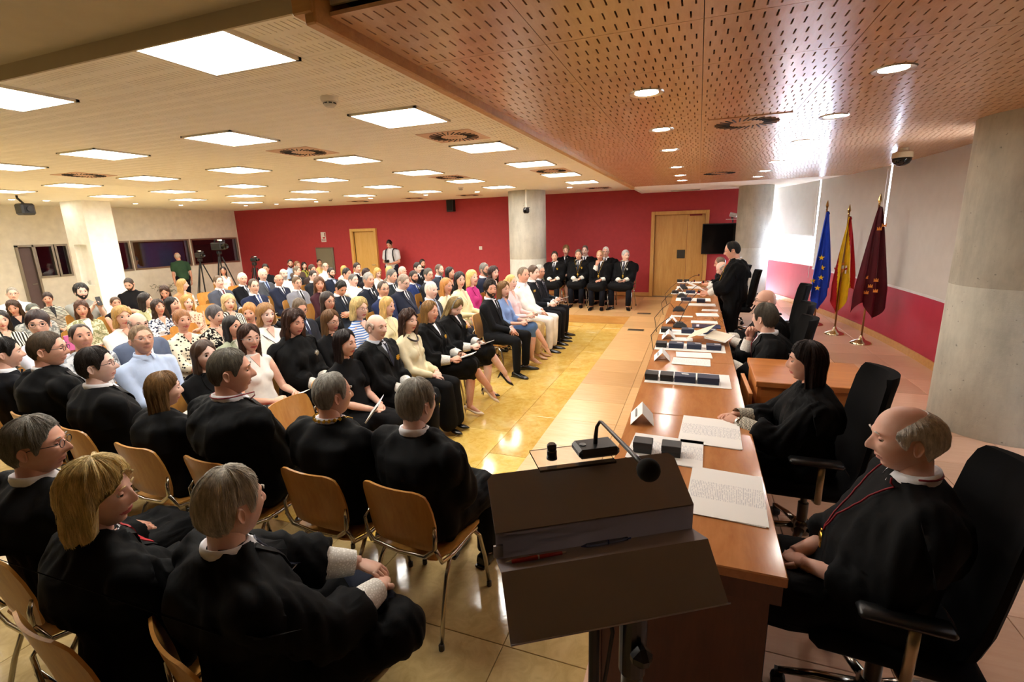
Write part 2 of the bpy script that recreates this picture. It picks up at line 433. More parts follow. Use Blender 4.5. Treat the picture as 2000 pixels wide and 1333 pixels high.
# left wall with the booth windows
wl = MB(); wins = [(9.52, 9.84), (9.92, 11.70), (11.80, 13.55)]; wz = (1.15, 2.03)
segs = [(-2.5, 7.20, 0, 3.1), (7.2, 8.0, 2.0, 3.1), (7.55, 8.0, 0, 1.15), (8.0, 8.3, 0, 1.15), (8.0, 8.3, 2.0, 3.1), (8.3, 9.52, 0, 3.1), (9.52, 13.55, 0, 1.15), (9.52, 13.55, 2.03, 3.1), (13.55, YB+.2, 0, 3.1), (9.84, 9.92, 1.15, 2.03), (11.7, 11.8, 1.15, 2.03)]
for y0, y1, z0, z1 in segs: wl.box((XL-.1, (y0+y1)/2, (z0+z1)/2), (.2, y1-y0, z1-z0))
wl.box((XL-.26, 2.3, 1.5), (.1, 9.8, 3.2))  # added slab outside the wall, unseen, blocks the light leak near the door
struct('wall_left', wl, m_cream)
m_frame = metal('#a9a498', .45); m_pane = glass('#d9d4e6', .0)
def window(name, y0, y1, z0, z1, x=XL):
    r = empty(name, (x, (y0+y1)/2, z0)); r['kind'] = 'structure'; w = y1-y0; h = z1-z0
    f = MB()
    for a, b, c, e in ((-w/2, w/2, 0, .05), (-w/2, w/2, h-.05, h), (-w/2, -w/2+.05, .05, h-.05), (w/2-.05, w/2, .05, h-.05)): f.box((-.02, (a+b)/2, (c+e)/2), (.10, b-a, e-c), bev=.004)
    ob('window_frame', f, m_frame, r); ob('pane', MB().box((-.04, 0, h/2), (.008, w-.1, h-.1)), m_pane, r)
    return r
window('window_1', 9.52, 9.86, *wz); window('window_2', 9.90, 11.72, *wz); window('window_3', 11.78, 13.57, *wz); window('window_4', 8.0, 8.3, 1.15, 2.0); window('window_5', 7.55, 7.98, 1.15, 2.0)
r = empty('door_3', (XL, 7.37, 0)); r['kind'] = 'structure'
ob('door_frame', MB().box((0, -.16, 1.0), (.12, .05, 2.0), bev=.004).box((0, .16, 1.0), (.12, .05, 2.0), bev=.004).box((0, 0, 1.975), (.12, .37, .05), bev=.004), m_frame, r)
ob('door_leaf', MB().box((-.03, 0, .97), (.04, .27, 1.93), bev=.004), plain('#6b5a5c', .35), r)
ob('door_handle', MB().tube([(.0, .08, 1.02), (.05, .08, 1.02), (.05, -.02, 1.02)], .009, 8), metal('#8c8880', .3), r)
# booth behind the windows
booth = MB().box((-18.2, 10.4, .6), (.1, 6.6, 5)).box((-17.15, 7.1, .6), (2.2, .1, 5)).box((-17.15, 13.75, .6), (2.2, .1, 5)).box((-17.15, 10.4, 3.1), (2.2, 6.6, .1)).box((-17.15, 10.4, -.05), (2.2, 6.6, .1))
struct('wall_booth', booth, plain('#7a2432', .7))
bl = empty('booth_fill_light', (-16.6, 11.0, 3.03)); tag(bl, 'added dim fill light in the booth behind the glass', 'lamp')  # made-up lamp, added because the closed booth has no light of its own
ob('housing', MB().box((0, 0, 0), (.12, 1.2, .03)), plain('#dddddd', .5), bl); ob('tube', MB().box((0, 0, -.025), (.08, 1.1, .02)), glow('#b9c0ff', 2.2), bl)  # housing and glowing strip both belong to the added fill light
o = empty('whiteboard', (-17.9, 12.2, .95)); tag(o, 'pale blue board inside the booth behind the glass', 'board')
ob('surface', MB().box((0, 0, .5), (.02, 1.5, .95)), plain('#93a6d8', .6), o); ob('frame', MB().box((-.015, 0, .5), (.02, 1.56, 1.0)), metal('#999999', .4), o)
o = empty('screen', (-17.2, 13.05, 1.0)); tag(o, 'dark flat screen standing behind the right booth window', 'screen')
ob('panel', MB().box((0, 0, .45), (.06, .9, .7), bev=.01), plain('#0b0a0d', .25), o); ob('foot', MB().box((0, 0, .04), (.2, .3, .1)), plain('#111111', .5), o)

# box pillar with a niche, and the round concrete columns
p = MB(); X1, X2, Y1, Y2 = -14.0, -13.2, 7.35, 7.95; nx0, nx1, nz0, nz1 = -13.82, -13.36, 1.02, 1.98
for x0, x1, z0, z1 in ((X1, nx0, 0, 3.0), (nx1, X2, 0, 3.0), (nx0, nx1, 0, nz0), (nx0, nx1, nz1, 3.0)): p.box(((x0+x1)/2, Y1+.06, (z0+z1)/2), (x1-x0, .12, z1-z0))
p.box(((X1+X2)/2, (Y1+.12+Y2)/2, 1.5), (X2-X1, Y2-Y1-.12, 3.0))
struct('wall_pillar', p, plain('#fbf9f2', .75))
for q, x in enumerate((-13.72, -13.46)):
    o = empty('extinguisher_hook', (x, Y1+.12, nz0)); tag(o, 'small white bracket in the pillar niche, %s one' % ('left' if q == 0 else 'right'), 'bracket')
    ob('plate', MB().box((0, -.01, .06), (.05, .02, .10), bev=.004), plain('#d8d4c8', .5), o); ob('hook', MB().tube([(0, -.02, .05), (0, -.05, .05), (0, -.05, .09)], .006, 6), metal('#999890', .4), o)
m_con = concrete('#c4c2b6'); m_con2 = concrete('#c2c0b0')
def column(name, x, y, r, z0, mm, n=56):
    mb = MB().lathe([(r, z0), (r, z0+1.3), (r-.002, z0+1.303), (r, z0+1.306), (r, 3.05)], n, (x, y, 0)); me = mb.mesh(name, True, 40); return struct(name, me, mm)
column('column_1', -4.08, 12.05, .47, 0, m_con); column('column_2', 1.2, 12.95, .37, ZD, m_con); column('column_3', 2.66, 5.46, .50, ZD, m_con2)

# curved wall: red wainscot, glazing above, roller blinds in front
def arc_strip(y0, y1, z0, z1, t, off=0, n=28):
    mb = MB(); G = []
    for k in range(n+1):
        y = y0+(y1-y0)*k/n; sl = -.047*(y-7.4); nx, ny = 1/math.hypot(1, sl), -sl/math.hypot(1, sl); x = arc(y)
        G.append([(x+nx*(off+a), y+ny*(off+a), z) for a, z in ((0, z0), (0, z1), (t, z1), (t, z0))])
    mb.rings(G); return mb
struct('wall_right', arc_strip(5.2, 15.1, ZD, 1.09, .22), plain('#b02a42', .6, var=.04))
struct('baseboard_right', arc_strip(5.2, 15.0, ZD, ZD+.10, .02, -.02), m_trim)
struct('trim_2', arc_strip(5.2, 15.0, 1.09, 1.11, .24, -.01), plain('#e8e6e2', .5))
rw = empty('window_6', (arc(9.5), 9.5, 1.1)); rw['kind'] = 'structure'
mi = Matrix.Translation((-arc(9.5), -9.5, -1.1))
ob('pane', arc_strip(5.3, 15.0, 1.12, 3.0, .01, .12), glass('#eef4ff', .0), rw, M=mi)
for y in (6.8, 9.48, 12.13, 13.7): ob('mullion', arc_strip(y-.02, y+.02, 1.11, 3.0, .05, .10, 2), metal('#c9c9c9', .5), rw, M=mi)
struct('wall_right_near', MB().box((4.6, 1.4, 1.5), (.2, 7.9, 3.2)).box((3.7, 5.3, 1.5), (1.9, .2, 3.2)), plain('#4a3524', .7))
struct('wall_near', MB().box(((XL+4.5)/2, -2.6, 1.5), (4.5-XL+.4, .2, 3.2)), plain('#33261c', .7))
struct('wall_corner', MB().box((1.25, 15.1, 1.5), (1.2, .2, 3.2)).box((1.2, 14.4, 1.5), (.1, 1.4, 3.2)), m_cream)
m_blind = plain('#cfccc6', .8, var=.03)
for k, (y0, y1, zb) in enumerate(((12.16, 14.6, 1.74), (9.50, 12.10, 1.06), (6.55, 9.44, 1.06))):
    b = empty('roller_blind', (arc((y0+y1)/2), (y0+y1)/2, zb)); M0 = Matrix.Translation((-arc((y0+y1)/2), -(y0+y1)/2, -zb))
    tag(b, ['half raised white roller blind beside the bright window near the television', 'lowered white roller blind hanging behind the blue and striped flags', 'lowered white roller blind between the maroon flag and concrete column'][k], 'blind', 'roller blinds on the curved window')
    ob('blind_fabric', arc_strip(y0, y1, zb, 2.95, .004, -.035), m_blind, b, M=M0); ob('bottom_bar', arc_strip(y0, y1, zb-.02, zb+.012, .016, -.042), plain('#dedede', .4), b, M=M0)
    ob('pull_chain', MB().tube([(arc(y0)-.06, y0+.04, ZW-.05), (arc(y0)-.06, y0+.04, .85)], .004, 5), plain('#e8e4de', .5), b, M=M0)

# ------------------------------------------------------------------ ceiling fittings
lf = MB()
for a in (-1, 1): lf.box((a*.295, 0, .0), (.02, .56, .03)).box((0, a*.27, 0), (.61, .02, .03))
lfm = lf.mesh('frame'); ldm = MB().box((0, 0, .006), (.57, .52, .012)).mesh('diffuser')
m_lit = glow('#fffaf2', PANEL_EMIT); m_lframe = plain('#d8d0bc', .5)
colname = ['nearest the wooden ceiling', 'second column from the wooden ceiling', 'third column from the wooden ceiling', 'fourth column from the wooden ceiling', 'fifth column from the wooden ceiling', 'column nearest the left wall']
rowname = ['first row above the nearest robes', 'second row from the camera', 'third row from the camera', 'fourth row from the camera', 'fifth row from the camera', 'last row by the red wall']
for (x, y) in sorted(lights_at):
    i = round((X0-x)/MX/3); j = round((y-Y0)/MY/3)
    o = empty('ceiling_light', (x, y, ZC)); tag(o, 'square lit ceiling panel, %s, %s' % (rowname[j], colname[i]), 'ceiling light', 'square light panels in the pale ceiling')
    ob('frame', lfm, m_lframe, o); ob('diffuser', ldm, m_lit, o)
sp_r = MB().lathe([(.062, .02), (.062, -.002), (.088, -.006), (.092, 0), (.092, .02)], 24).mesh('ring', True, 40); sp_d = MB().lathe([(.0615, .004), (.0615, -.001), (.03, -.004), (.001, -.005)], 24).mesh('lens', True)
def downlight(x, y, z, label, grp, s=1.0, e=SPOT_EMIT, ringmat=None):
    o = empty('downlight', (x, y, z)); o.scale = (s, s, s); tag(o, label, 'downlight', grp); ob('ring', sp_r, ringmat or metal('#c9c2b4', .3), o); ob('lens', sp_d, glow('#fff8ee', e), o)
ordn = ['first', 'second', 'third', 'fourth', 'fifth', 'sixth']
for k, y in enumerate((3.35, 4.64, 5.92, 7.72, 9.03, 10.1)):
    downlight(-.345, y, ZW, '%s round spotlight from the camera in the wooden ceiling row above the table' % ordn[k], 'spotlights in the wooden ceiling', 1.15)
    downlight(.95, y+.12, ZW, '%s round spotlight from the camera in the wooden ceiling row nearest the flags' % ordn[k], 'spotlights in the wooden ceiling', 1.15)
for k, (x, y) in enumerate(((-2.88, 11.65), (-5.15, 11.41), (-6.62, 11.45), (-8.35, 11.5), (-10.27, 11.57), (-11.8, 11.63), (-12.94, 11.55))):
    downlight(x, y, ZC, '%s small round spotlight from the concrete column, along the red wall' % (ordn+['seventh'])[k], 'small spotlights along the red wall', .9)
for k, (x, y) in enumerate(((-13.75, 10.1), (-13.75, 8.88), (-13.75, 6.98), (-13.8, 6.4))):
    downlight(x, y, ZC, '%s small round spotlight along the cream left wall, counted from the corner' % ordn[k], 'small spotlights along the left wall', .9)
# swirl air diffusers
plate = MB().box((0, 0, .004), (.56, .52, .008)).mesh('plate'); sl = MB()
for k in range(28):
    a = 2*math.pi*k/28; r0, r1 = .11, .225; t = a+.32
    cx, cy = (r0+r1)/2*math.cos(a), (r0+r1)/2*math.sin(a); sl.box((cx, cy, -.002), (r1-r0, .013, .006), rot=(0, 0, t))
slm = sl.mesh('slats'); m_slat = plain('#1a1512', .6)
one = MB().box((.185, 0, -.002), (.12, .010, .006), rot=(0, 0, 0)).mesh('slat')
def diffuser(x, y, z, label, mp, vanes=True, sq=1):
    o = empty('air_diffuser', (x, y, z)); tag(o, label, 'air vent', 'swirl air vents in the ceiling')
    ob('plate', plate, mp, o, scale=(sq, sq, 1))
    ob('hub', MB().lathe([(.001, -.006), (.03, -.006), (.035, 0)], 12), mp, o)
    if vanes:
        for k in range(26):
            a = 2*math.pi*k/26
            ob('slat', one, m_slat, o, M=Matrix.Rotation(a, 4, 'Z') @ Matrix.Translation((.17, 0, 0)) @ Matrix.Rotation(.35, 4, 'Z') @ Matrix.Translation((-.17, 0, 0)))
m_vp = plain('#d8b49a', .7)
for x, y, l in ((-2.3, 4.6, 'pinkish swirl vent beside the wooden ceiling, nearest the camera'), (-4.18, 4.6, 'pinkish swirl vent two light columns from the wooden ceiling, near row'), (-8.13, 4.64, 'pale swirl vent nearest the left box pillar'), (-2.3, 8.05, 'pinkish swirl vent beside the wooden ceiling, farther row'), (-4.1, 7.95, 'pinkish swirl vent one light column left of the far one by the wooden ceiling')):
    diffuser(x, y, ZC-.006, l, m_vp)
for k, x in enumerate((-2.32, -5.78, -7.48, -9.31)): diffuser(x, 12.3, ZC-.006, '%s swirl vent close to the red wall, counted from the concrete column' % ordn[k], m_vp)
diffuser(.32, 4.68, ZW-.006, 'large swirl vent in the wooden ceiling above the table', m_wceil, True, 1.05); diffuser(.27, 9.04, ZW-.006, 'far swirl vent in the wooden ceiling before the double door', m_wceil, True, 1.05)
g = empty('slot_vent', (-.35, 13.1, ZW+.01)); tag(g, 'narrow slotted air vent in the white strip above the door', 'air vent'); ob('frame', MB().box((0, 0, -.004), (.7, .14, .01)), plain('#d9d4c8', .6), g)
for k in range(6): ob('slat', MB().box((0, -.05+.02*k, -.012), (.66, .008, .012)), plain('#9c978c', .6), g)
for k, (x, y) in enumerate(((-2.39, 2.93), (-4.9, 10.0), (-9.2, 10.9))):
    o = empty('smoke_detector', (x, y, ZC)); tag(o, ['round white smoke detector near the first light panel', 'white smoke detector between light panels near the column', 'white smoke detector near the red wall above the audience'][k], 'smoke detector', 'smoke detectors')
    ob('base', MB().lathe([(.058, .0), (.058, -.02), (.05, -.03)], 20).mesh('base', True, 40), plain('#e2ddd0', .5), o); ob('sensor', MB().lathe([(.04, -.028), (.04, -.05), (.028, -.062), (.001, -.064)], 20).mesh('sensor', True, 40), plain('#cfc9ba', .5), o)
    sn_ = o.children[1] if len(o.children) > 1 else o
    for q in range(8): ob('vent_slit', MB().box((.04*math.cos(q*.785), .04*math.sin(q*.785), -.04), (.004, .02, .008), rot=(0, 0, q*.785)), plain('#2a2824', .6), sn_)
o = empty('dome_camera', (2.2, 7.3, ZW)); tag(o, 'dome security camera hanging from the wooden ceiling', 'camera')
ob('mount', MB().lathe([(.05, 0), (.05, -.03), (.10, -.05), (.105, -.11)], 24).mesh('m', True, 40), plain('#d9c6a0', .4), o); ob('dome', MB().lathe([(.098, -.11), (.095, -.14), (.075, -.175), (.04, -.195), (.001, -.2)], 24).mesh('d', True), plain('#171310', .08), o)
# wall and column equipment
o = empty('loudspeaker', (-7.0, 13.55, 2.62)); tag(o, 'black box loudspeaker mounted high on the red wall', 'speaker')
ob('cabinet', MB().box((0, 0, .16), (.22, .18, .34), bev=.012), plain('#15151a', .5), o); ob('grille', MB().box((0, -.095, .17), (.18, .01, .28), bev=.004), plain('#0a0a0c', .8), o); ob('bracket', MB().box((0, .08, .17), (.06, .06, .08)), metal('#333333', .4), o)
o = empty('ptz_camera', (-3.86, 11.33, 2.42)); tag(o, 'black pan and tilt camera on white pole against the concrete column', 'camera')
ob('pole', MB().tube([(0, .0, .12), (0, .0, .55)], .016, 10), plain('#e8e4da', .4), o); ob('bracket', MB().box((0, .05, .12), (.10, .12, .02)), plain('#202020', .5), o)
ob('head', MB().lathe([(.001, .13), (.06, .12), (.075, .08), (.075, .02), (.05, -.01), (.001, -.012)], 18, M=None).mesh('h', True, 45), plain('#121214', .35), o); ob('lens', MB().lathe([(.035, 0), (.035, .05), (.026, .055), (.001, .052)], 16, M=Matrix.Rotation(R(100), 3, 'X')).mesh('l', True, 40), plain('#050507', .1), o, loc=(.0, -.05, .05))
o = empty('light_switch', (-6.12, YB-.012, 1.47)); tag(o, 'square white light switch on the red wall left of column', 'switch'); ob('plate', MB().box((0, 0, .05), (.10, .016, .10), bev=.004), plain('#eeebe4', .4), o); ob('rocker', MB().box((0, -.01, .05), (.06, .008, .06), bev=.003), plain('#dcd8d0', .4), o)
o = empty('fire_sign', (-11.97, YB-.006, 1.80)); tag(o, 'small white and red fire hose sign above steel cabinet', 'sign')
ob('board', MB().box((0, 0, .16), (.20, .008, .33)), plain('#efe9e4', .5), o); ob('hose_symbol', MB().box((.02, -.006, .135), (.10, .004, .05)), plain('#b52a22', .5), o); ob('red_edge', MB().box((.07, -.006, .24), (.035, .004, .13)), plain('#8c2a24', .5), o)
ob('text_bar', MB().box((0, -.006, .075), (.16, .004, .02)), plain('#7c3a34', .5), o); ob('text_bar', MB().box((0, -.006, .035), (.16, .004, .02)), plain('#7c3a34', .5), o)
o = empty('hose_cabinet', (-11.97, YB-.03, .72)); tag(o, 'brushed steel fire hose cabinet on the red wall', 'cabinet')
ob('frame', MB().box((0, .01, .44), (.74, .05, .90), bev=.006), metal('#9a978c', .35), o); ob('door', MB().box((0, -.02, .44), (.66, .02, .82), bev=.006), metal('#a9a698', .28), o)
o = empty('television', (.51, 13.42, 1.30)); tag(o, 'black flat television mounted beside the double door', 'television')
ob('screen', MB().box((0, -.03, .375), (.80, .006, .70)), plain('#050506', .12), o); ob('bezel', MB().box((0, 0, .375), (.84, .05, .75), bev=.01), plain('#0c0c0e', .3), o); ob('bracket', MB().box((0, .12, .38), (.2, .2, .2)), plain('#1a1a1a', .5), o)
o = empty('webcam', (.76, 13.42, 2.08)); tag(o, 'small white conference camera on a shelf above the television', 'camera')
ob('shelf', MB().box((0, 0, .06), (.28, .14, .015), bev=.003), plain('#dedad2', .4), o); ob('body', MB().box((.02, 0, .16), (.17, .10, .09), rot=(.3, .25, 0), bev=.012), plain('#c9c6c2', .3), o); ob('arm', MB().box((0, .02, .09), (.05, .05, .06)), plain('#2a2a2a', .5), o); ob('bracket', MB().box((.02, .06, .02), (.03, .06, .08)), plain('#444444', .5), o)
o = empty('projector', (-12.35, 5.9, 2.62)); tag(o, 'black ceiling projector hanging at the far left', 'projector')
ob('body', MB().box((0, 0, .08), (.26, .22, .22), bev=.03), plain('#17171a', .4), o); ob('lens', MB().lathe([(.05, 0), (.05, .05), (.001, .05)], 16, M=Matrix.Rotation(R(90), 3, 'Y')), plain('#060608', .1), o, loc=(.12, 0, .08)); ob('arm', MB().tube([(0, 0, .18), (-.18, .0, .30), (-.18, 0, .35)], .02, 8), plain('#222222', .5), o)
# ================================================================== people: heads, hair, hands, clothes
def head_fn(sex, p):
    """returns f(theta, phi) -> xyz arrays in head space (centre between the ears, +Y forward)"""
    wid, nose, jaw = p
    fem = sex == 'f'
    rx, ry, rz = (.073*wid, .095, .119) if not fem else (.070*wid, .091, .113)
    def f(th, ph):
        dx = np.sin(ph)*np.sin(th); dy = np.sin(ph)*np.cos(th); dz = -np.cos(ph)
        q = (np.abs(dx)**2.25+np.abs(dy)**2.25+np.abs(dz)**2.25)**(1/2.25)
        x = rx*dx/q; y = ry*dy/q; z = rz*dz/q; zn = z/rz
        low = smooth01(.15, -1, zn); x = x*(1-(.30 if fem else .22)*jaw*low)
        y = np.where(y < 0, y*(1-.42*smooth01(-.05, -.95, zn)), y*(1-.06*smooth01(-.1, -1, zn)))
        y = np.where(y < 0, y*1.04, y)
        fr = smooth01(.05, .6, dy/np.maximum(q, 1e-6))
        G = lambda a, c, w: np.exp(-((a-c)/w)**2)
        ax = np.abs(x)
        prof = (.021 if fem else .026)*nose*smooth01(.028, -.024, z)*(1-smooth01(-.030, -.043, z)); wn = .0085+.0065*smooth01(.0, -.03, z)
        y = y+fr*(prof*G(x, 0, wn)-.0105*G(ax, .031, .015)*G(z, .012, .0105)+(.003 if fem else .0065)*G(ax, .028, .026)*G(z, .032, .009))
        y = y+fr*(.0055*G(x, 0, .021)*(G(z, -.0575, .0055)+1.15*G(z, -.0695, .006))-.004*G(x, 0, .020)*G(z, -.0635, .0028)-.004*G(x, 0, .022)*G(z, -.0815, .008))
        y = y+fr*(.010*G(x, 0, .026)*G(z, -.100, .016)+.0045*G(ax, .045, .016)*G(z, -.016, .018)-.003*G(ax, .05, .014)*G(z, -.055, .02))
        return x, y, z
    return f
def grid_th(nt):
    t = np.linspace(-np.pi, np.pi, nt, endpoint=False); return t-.5*np.sin(t)
def arrays_to(mb_v, mb_f, mb_m, V, F, mi):
    b = len(mb_v); mb_v.extend(V); mb_f.extend([tuple(i+b for i in f) for f in F]); mb_m.extend(mi if hasattr(mi, '__len__') else [mi]*len(F))
HEADC = {}
def head_geo(sex, p, res, ears=True):
    key = (sex, p, res, ears)
    if key in HEADC: return HEADC[key]
    nt, nz = ((36, 34), (56, 54), (84, 80))[res]
    f = head_fn(sex, p); th = grid_th(nt); ph = np.linspace(.10, np.pi-.06, nz); PH, TH = np.meshgrid(ph, th, indexing='ij')
    x, y, z = f(TH, PH); V = np.stack([x, y, z], -1).reshape(-1, 3); F = []; M = []
    for i in range(nz-1):
        for j in range(nt):
            k = (j+1) % nt; F.append((i*nt+j, i*nt+k, (i+1)*nt+k, (i+1)*nt+j))
            zz = z[i, j]; M.append(1 if (-.0755 < zz < -.0525 and y[i, j] > .05 and abs(x[i, j]) < .028*max(0, 1-((zz+.064)/.0115)**2)+.002) else 0)
    F.append(tuple(range(nt))[::-1]); M.append(0); F.append(tuple((nz-1)*nt+j for j in range(nt))); M.append(0)
    V = [tuple(v) for v in V]
    fem = sex == 'f'; xe = (.0715 if not fem else .0685)*p[0]
    for s in ((-1, 1) if ears else ()):                  # ears: cupped discs with a raised rim
        n, m = ((10, 4), (14, 5), (20, 7))[res]; b = len(V); nv = []
        for i in range(m):
            r = i/(m-1)
            for j in range(n):
                a = 2*math.pi*j/n; yy = .017*r*math.cos(a)*(1.0 if math.sin(a) > 0 else .8); zz = .031*r*math.sin(a)
                out = .006+.011*(r**2)*(.6+.4*(math.cos(a) < .2)) if r < .93 else .004
                if r > .93: yy *= .9; zz *= .93
                nv.append((s*(xe+out-.3*min(0, yy)), -.012+yy-.10*zz, -.006+zz))
        V.extend(nv)
        for i in range(m-1):
            for j in range(n):
                k = (j+1) % n; q = (b+i*n+j, b+i*n+k, b+(i+1)*n+k, b+(i+1)*n+j); F.append(q if s > 0 else q[::-1]); M.append(0)
    if res > 0:                                          # upper and lower eyelids
        for s in (-1, 1):
            for lo, hi in ((.16, 1.45), (-1.45, -.42)):
                b = len(V); n, m = 10, 6
                for i in range(m):
                    e = lo+(hi-lo)*i/(m-1)
                    for j in range(n):
                        a = -1.25+2.5*j/(n-1); r = .0142
                        V.append((s*.0315+r*math.sin(a)*math.cos(e*.9), (.0735 if not fem else .0705)+r*math.cos(a)*math.cos(e), .012+r*math.sin(e)*.95*math.cos(a*.55)))
                for i in range(m-1):
                    for j in range(n-1): F.append((b+i*n+j, b+i*n+j+1, b+(i+1)*n+j+1, b+(i+1)*n+j)); M.append(0)
    HEADC[key] = (V, F, M); return HEADC[key]
EYE = {}
def eye_mesh(sex):
    if 'e' not in EYE:
        mb = MB(); rs = []; n = 14
        for i in range(11):
            a = math.pi*min(max(i/10, .01), .99); rs.append([(.0128*math.sin(a)*math.cos(2*math.pi*k/n), .0128*math.cos(a), .0128*math.sin(a)*math.sin(2*math.pi*k/n)) for k in range(n)])
        for i in range(10): mb.grid([rs[i], rs[i+1]], mi=(2 if i < 2 else 1 if i < 3 else 0), wrap=True)
        EYE['e'] = mb.mesh('eye', True)
    return EYE['e']
# ---- hair: shells grown off the head surface
HAIRC = {}
def hair_mesh(style, sex, p, res=1, seed=0):
    key = (style, sex, p, res, seed)
    if key in HAIRC: return HAIRC[key]
    f = head_fn(sex, (p[0], 0, p[2])); nt = (44, 64, 110)[res]; nk = (14, 20, 34)[res]; rng = np.random.RandomState(seed)
    th = np.linspace(-np.pi, np.pi, nt, endpoint=False); a = np.abs(th)/np.pi*180
    deg = np.array
    def curve(pts): return np.interp(a, [q[0] for q in pts], [q[1] for q in pts])
    fem = sex == 'f'; rz = .113 if fem else .119
    opts = dict(short=dict(low=[(0, .079), (20, .078), (34, .070), (46, .046), (56, .036), (64, .012), (70, -.012), (76, -.016), (82, .024), (100, .026), (110, -.03), (128, -.060), (180, -.068)], t=.009, top=.019, amp=.0030, L=None),
        crew=dict(low=[(0, .082), (20, .082), (34, .074), (46, .050), (56, .038), (64, .014), (70, -.006), (76, -.010), (82, .026), (100, .028), (110, -.02), (128, -.052), (180, -.062)], t=.0045, top=.011, amp=.0018, L=None),
        receding=dict(low=[(0, .094), (18, .099), (34, .098), (48, .060), (58, .038), (66, .008), (72, -.012), (77, -.014), (83, .026), (100, .028), (110, -.03), (128, -.058), (180, -.066)], t=.007, top=.009, amp=.002, L=None),
        balding=dict(low=[(0, .1125), (30, .112), (50, .100), (62, .060), (68, .012), (73, -.012), (78, -.016), (84, .022), (100, .026), (110, -.03), (128, -.060), (180, -.068)], t=.011, top=.006, amp=.003, L=None),
        pixie=dict(low=[(0, .066), (14, .060), (30, .054), (46, .034), (58, .010), (68, -.022), (78, -.030), (86, .008), (100, .010), (110, -.045), (180, -.080)], t=.014, top=.030, amp=.004, L=None),
        curly=dict(low=[(0, .074), (26, .070), (44, .044), (58, .014), (68, -.02), (80, -.03), (92, -.03), (112, -.06), (180, -.080)], t=.018, top=.032, amp=.009, L=None),
        tied=dict(low=[(0, .078), (26, .074), (44, .05), (60, .024), (70, .0), (80, -.01), (86, .024), (102, .024), (112, -.03), (180, -.075)], t=.007, top=.010, amp=.0015, L=None),
        bob=dict(low=[(0, .080), (14, .074), (28, .058), (42, .044), (54, .030), (64, .022), (74, .004), (82, -.016), (180, -.03)], t=.020, top=.028, amp=.004, L=[(0, 0), (74, 0), (84, .070), (98, .10), (180, .095)], fl=1.10),
        medium=dict(low=[(0, .086), (12, .080), (26, .062), (40, .048), (52, .034), (62, .024), (74, .004), (84, -.016), (180, -.03)], t=.017, top=.024, amp=.004, L=[(0, 0), (74, 0), (84, .12), (98, .155), (180, .15)], fl=1.06),
        long=dict(low=[(0, .088), (12, .082), (26, .064), (40, .050), (52, .036), (64, .024), (76, .006), (86, -.014), (180, -.03)], t=.014, top=.020, amp=.0035, L=[(0, 0), (80, 0), (90, .20), (104, .27), (180, .27)], fl=1.02),
        wavy=dict(low=[(0, .086), (12, .080), (26, .062), (40, .048), (52, .034), (62, .024), (74, .004), (84, -.016), (180, -.03)], t=.020, top=.026, amp=.008, L=[(0, 0), (76, 0), (86, .17), (100, .22), (180, .21)], fl=1.14))
    FRINGE = style == 'fringe'; style = 'horseshoe' if FRINGE else style
    if style == 'horseshoe':
        low = curve([(0, .03), (60, .03), (70, 0), (80, -.016), (86, .024), (102, .026), (112, -.03), (130, -.06), (180, -.07)]); sel = a > 62
        o = dict(t=.007, top=.006, amp=.0018, L=None); hi = curve([(0, .04), (62, .042), (80, .050), (110, .060), (140, .066), (180, .070)])
        if FRINGE:
            o = dict(t=.013, top=.012, amp=.003, L=None); hi = curve([(0, .05), (62, .052), (80, .074), (110, .094), (140, .100), (180, .102)])
    else:
        o = opts[style]; low = curve(o['low']); sel = np.ones(nt, bool); hi = None
    # phi for a height z on the cranium
    phs = np.linspace(.05, np.pi-.02, 240)
    cols_o = []; cols_i = []
    tab = []
    for t in th:
        x, y, z = f(np.full_like(phs, t), phs); tab.append((x, y, z))
    n1 = rng.randn(nt); n1 = (np.roll(n1, 1)+2*n1+np.roll(n1, -1))/3; n2 = rng.uniform(0, 6.28, 6)
    idx = [i for i in range(nt) if sel[i]]
    if style == 'horseshoe': idx = [i for i in range(nt) if th[i] > 0 and sel[i]]+[i for i in range(nt) if th[i] <= 0 and sel[i]]
    wrap = len(idx) == nt
    for i in idx:
        x, y, z = tab[i]; p0 = np.interp(low[i], z, phs); p1 = np.interp(hi[i], z, phs) if hi is not None else np.pi-.02
        u = np.linspace(0, 1, nk); pp = p0+(p1-p0)*u
        X = np.interp(pp, phs, x); Y = np.interp(pp, phs, y); Z = np.interp(pp, phs, z)
        L = np.hypot(np.hypot(X/ .073**2, Y/.095**2), Z/rz**2); nx, ny, nz_ = X/.073**2/L, Y/.095**2/L, Z/rz**2/L
        edge = smooth01(-.05, .42, u) if hi is None else smooth01(0, .4, u)*smooth01(1.0, .6, u)
        has = o['L'] is not None and np.interp(a[i], [q[0] for q in o['L']], [q[1] for q in o['L']]) > .01
        if has: edge = np.maximum(edge, .8)
        elif o['L'] is not None: edge = np.maximum(edge, .55*smooth01(.0, .12, u))
        th_ = .0025+(o['t']+(o['top']-o['t'])*smooth01(.3, 1, u))*edge
        th_ = th_+o['amp']*(n1[i]*.9*np.minimum(1, edge+.2)+np.sin(9*th[i]+n2[0]+5*u)*.5)*(1-.75*smooth01(.75, 1, u))
        if style in ('curly', 'wavy'): th_ = th_+o['amp']*.6*np.sin(13*th[i]+n2[1])*np.sin(17*u+n2[2]+3*th[i])*(1-smooth01(.8, 1, u))
        co = [(X[k]+nx[k]*th_[k], Y[k]+ny[k]*th_[k], Z[k]+nz_[k]*th_[k]) for k in range(nk)]
        ci = [(X[k]-nx[k]*.004, Y[k]-ny[k]*.004, Z[k]-nz_[k]*.004) for k in range(nk)]
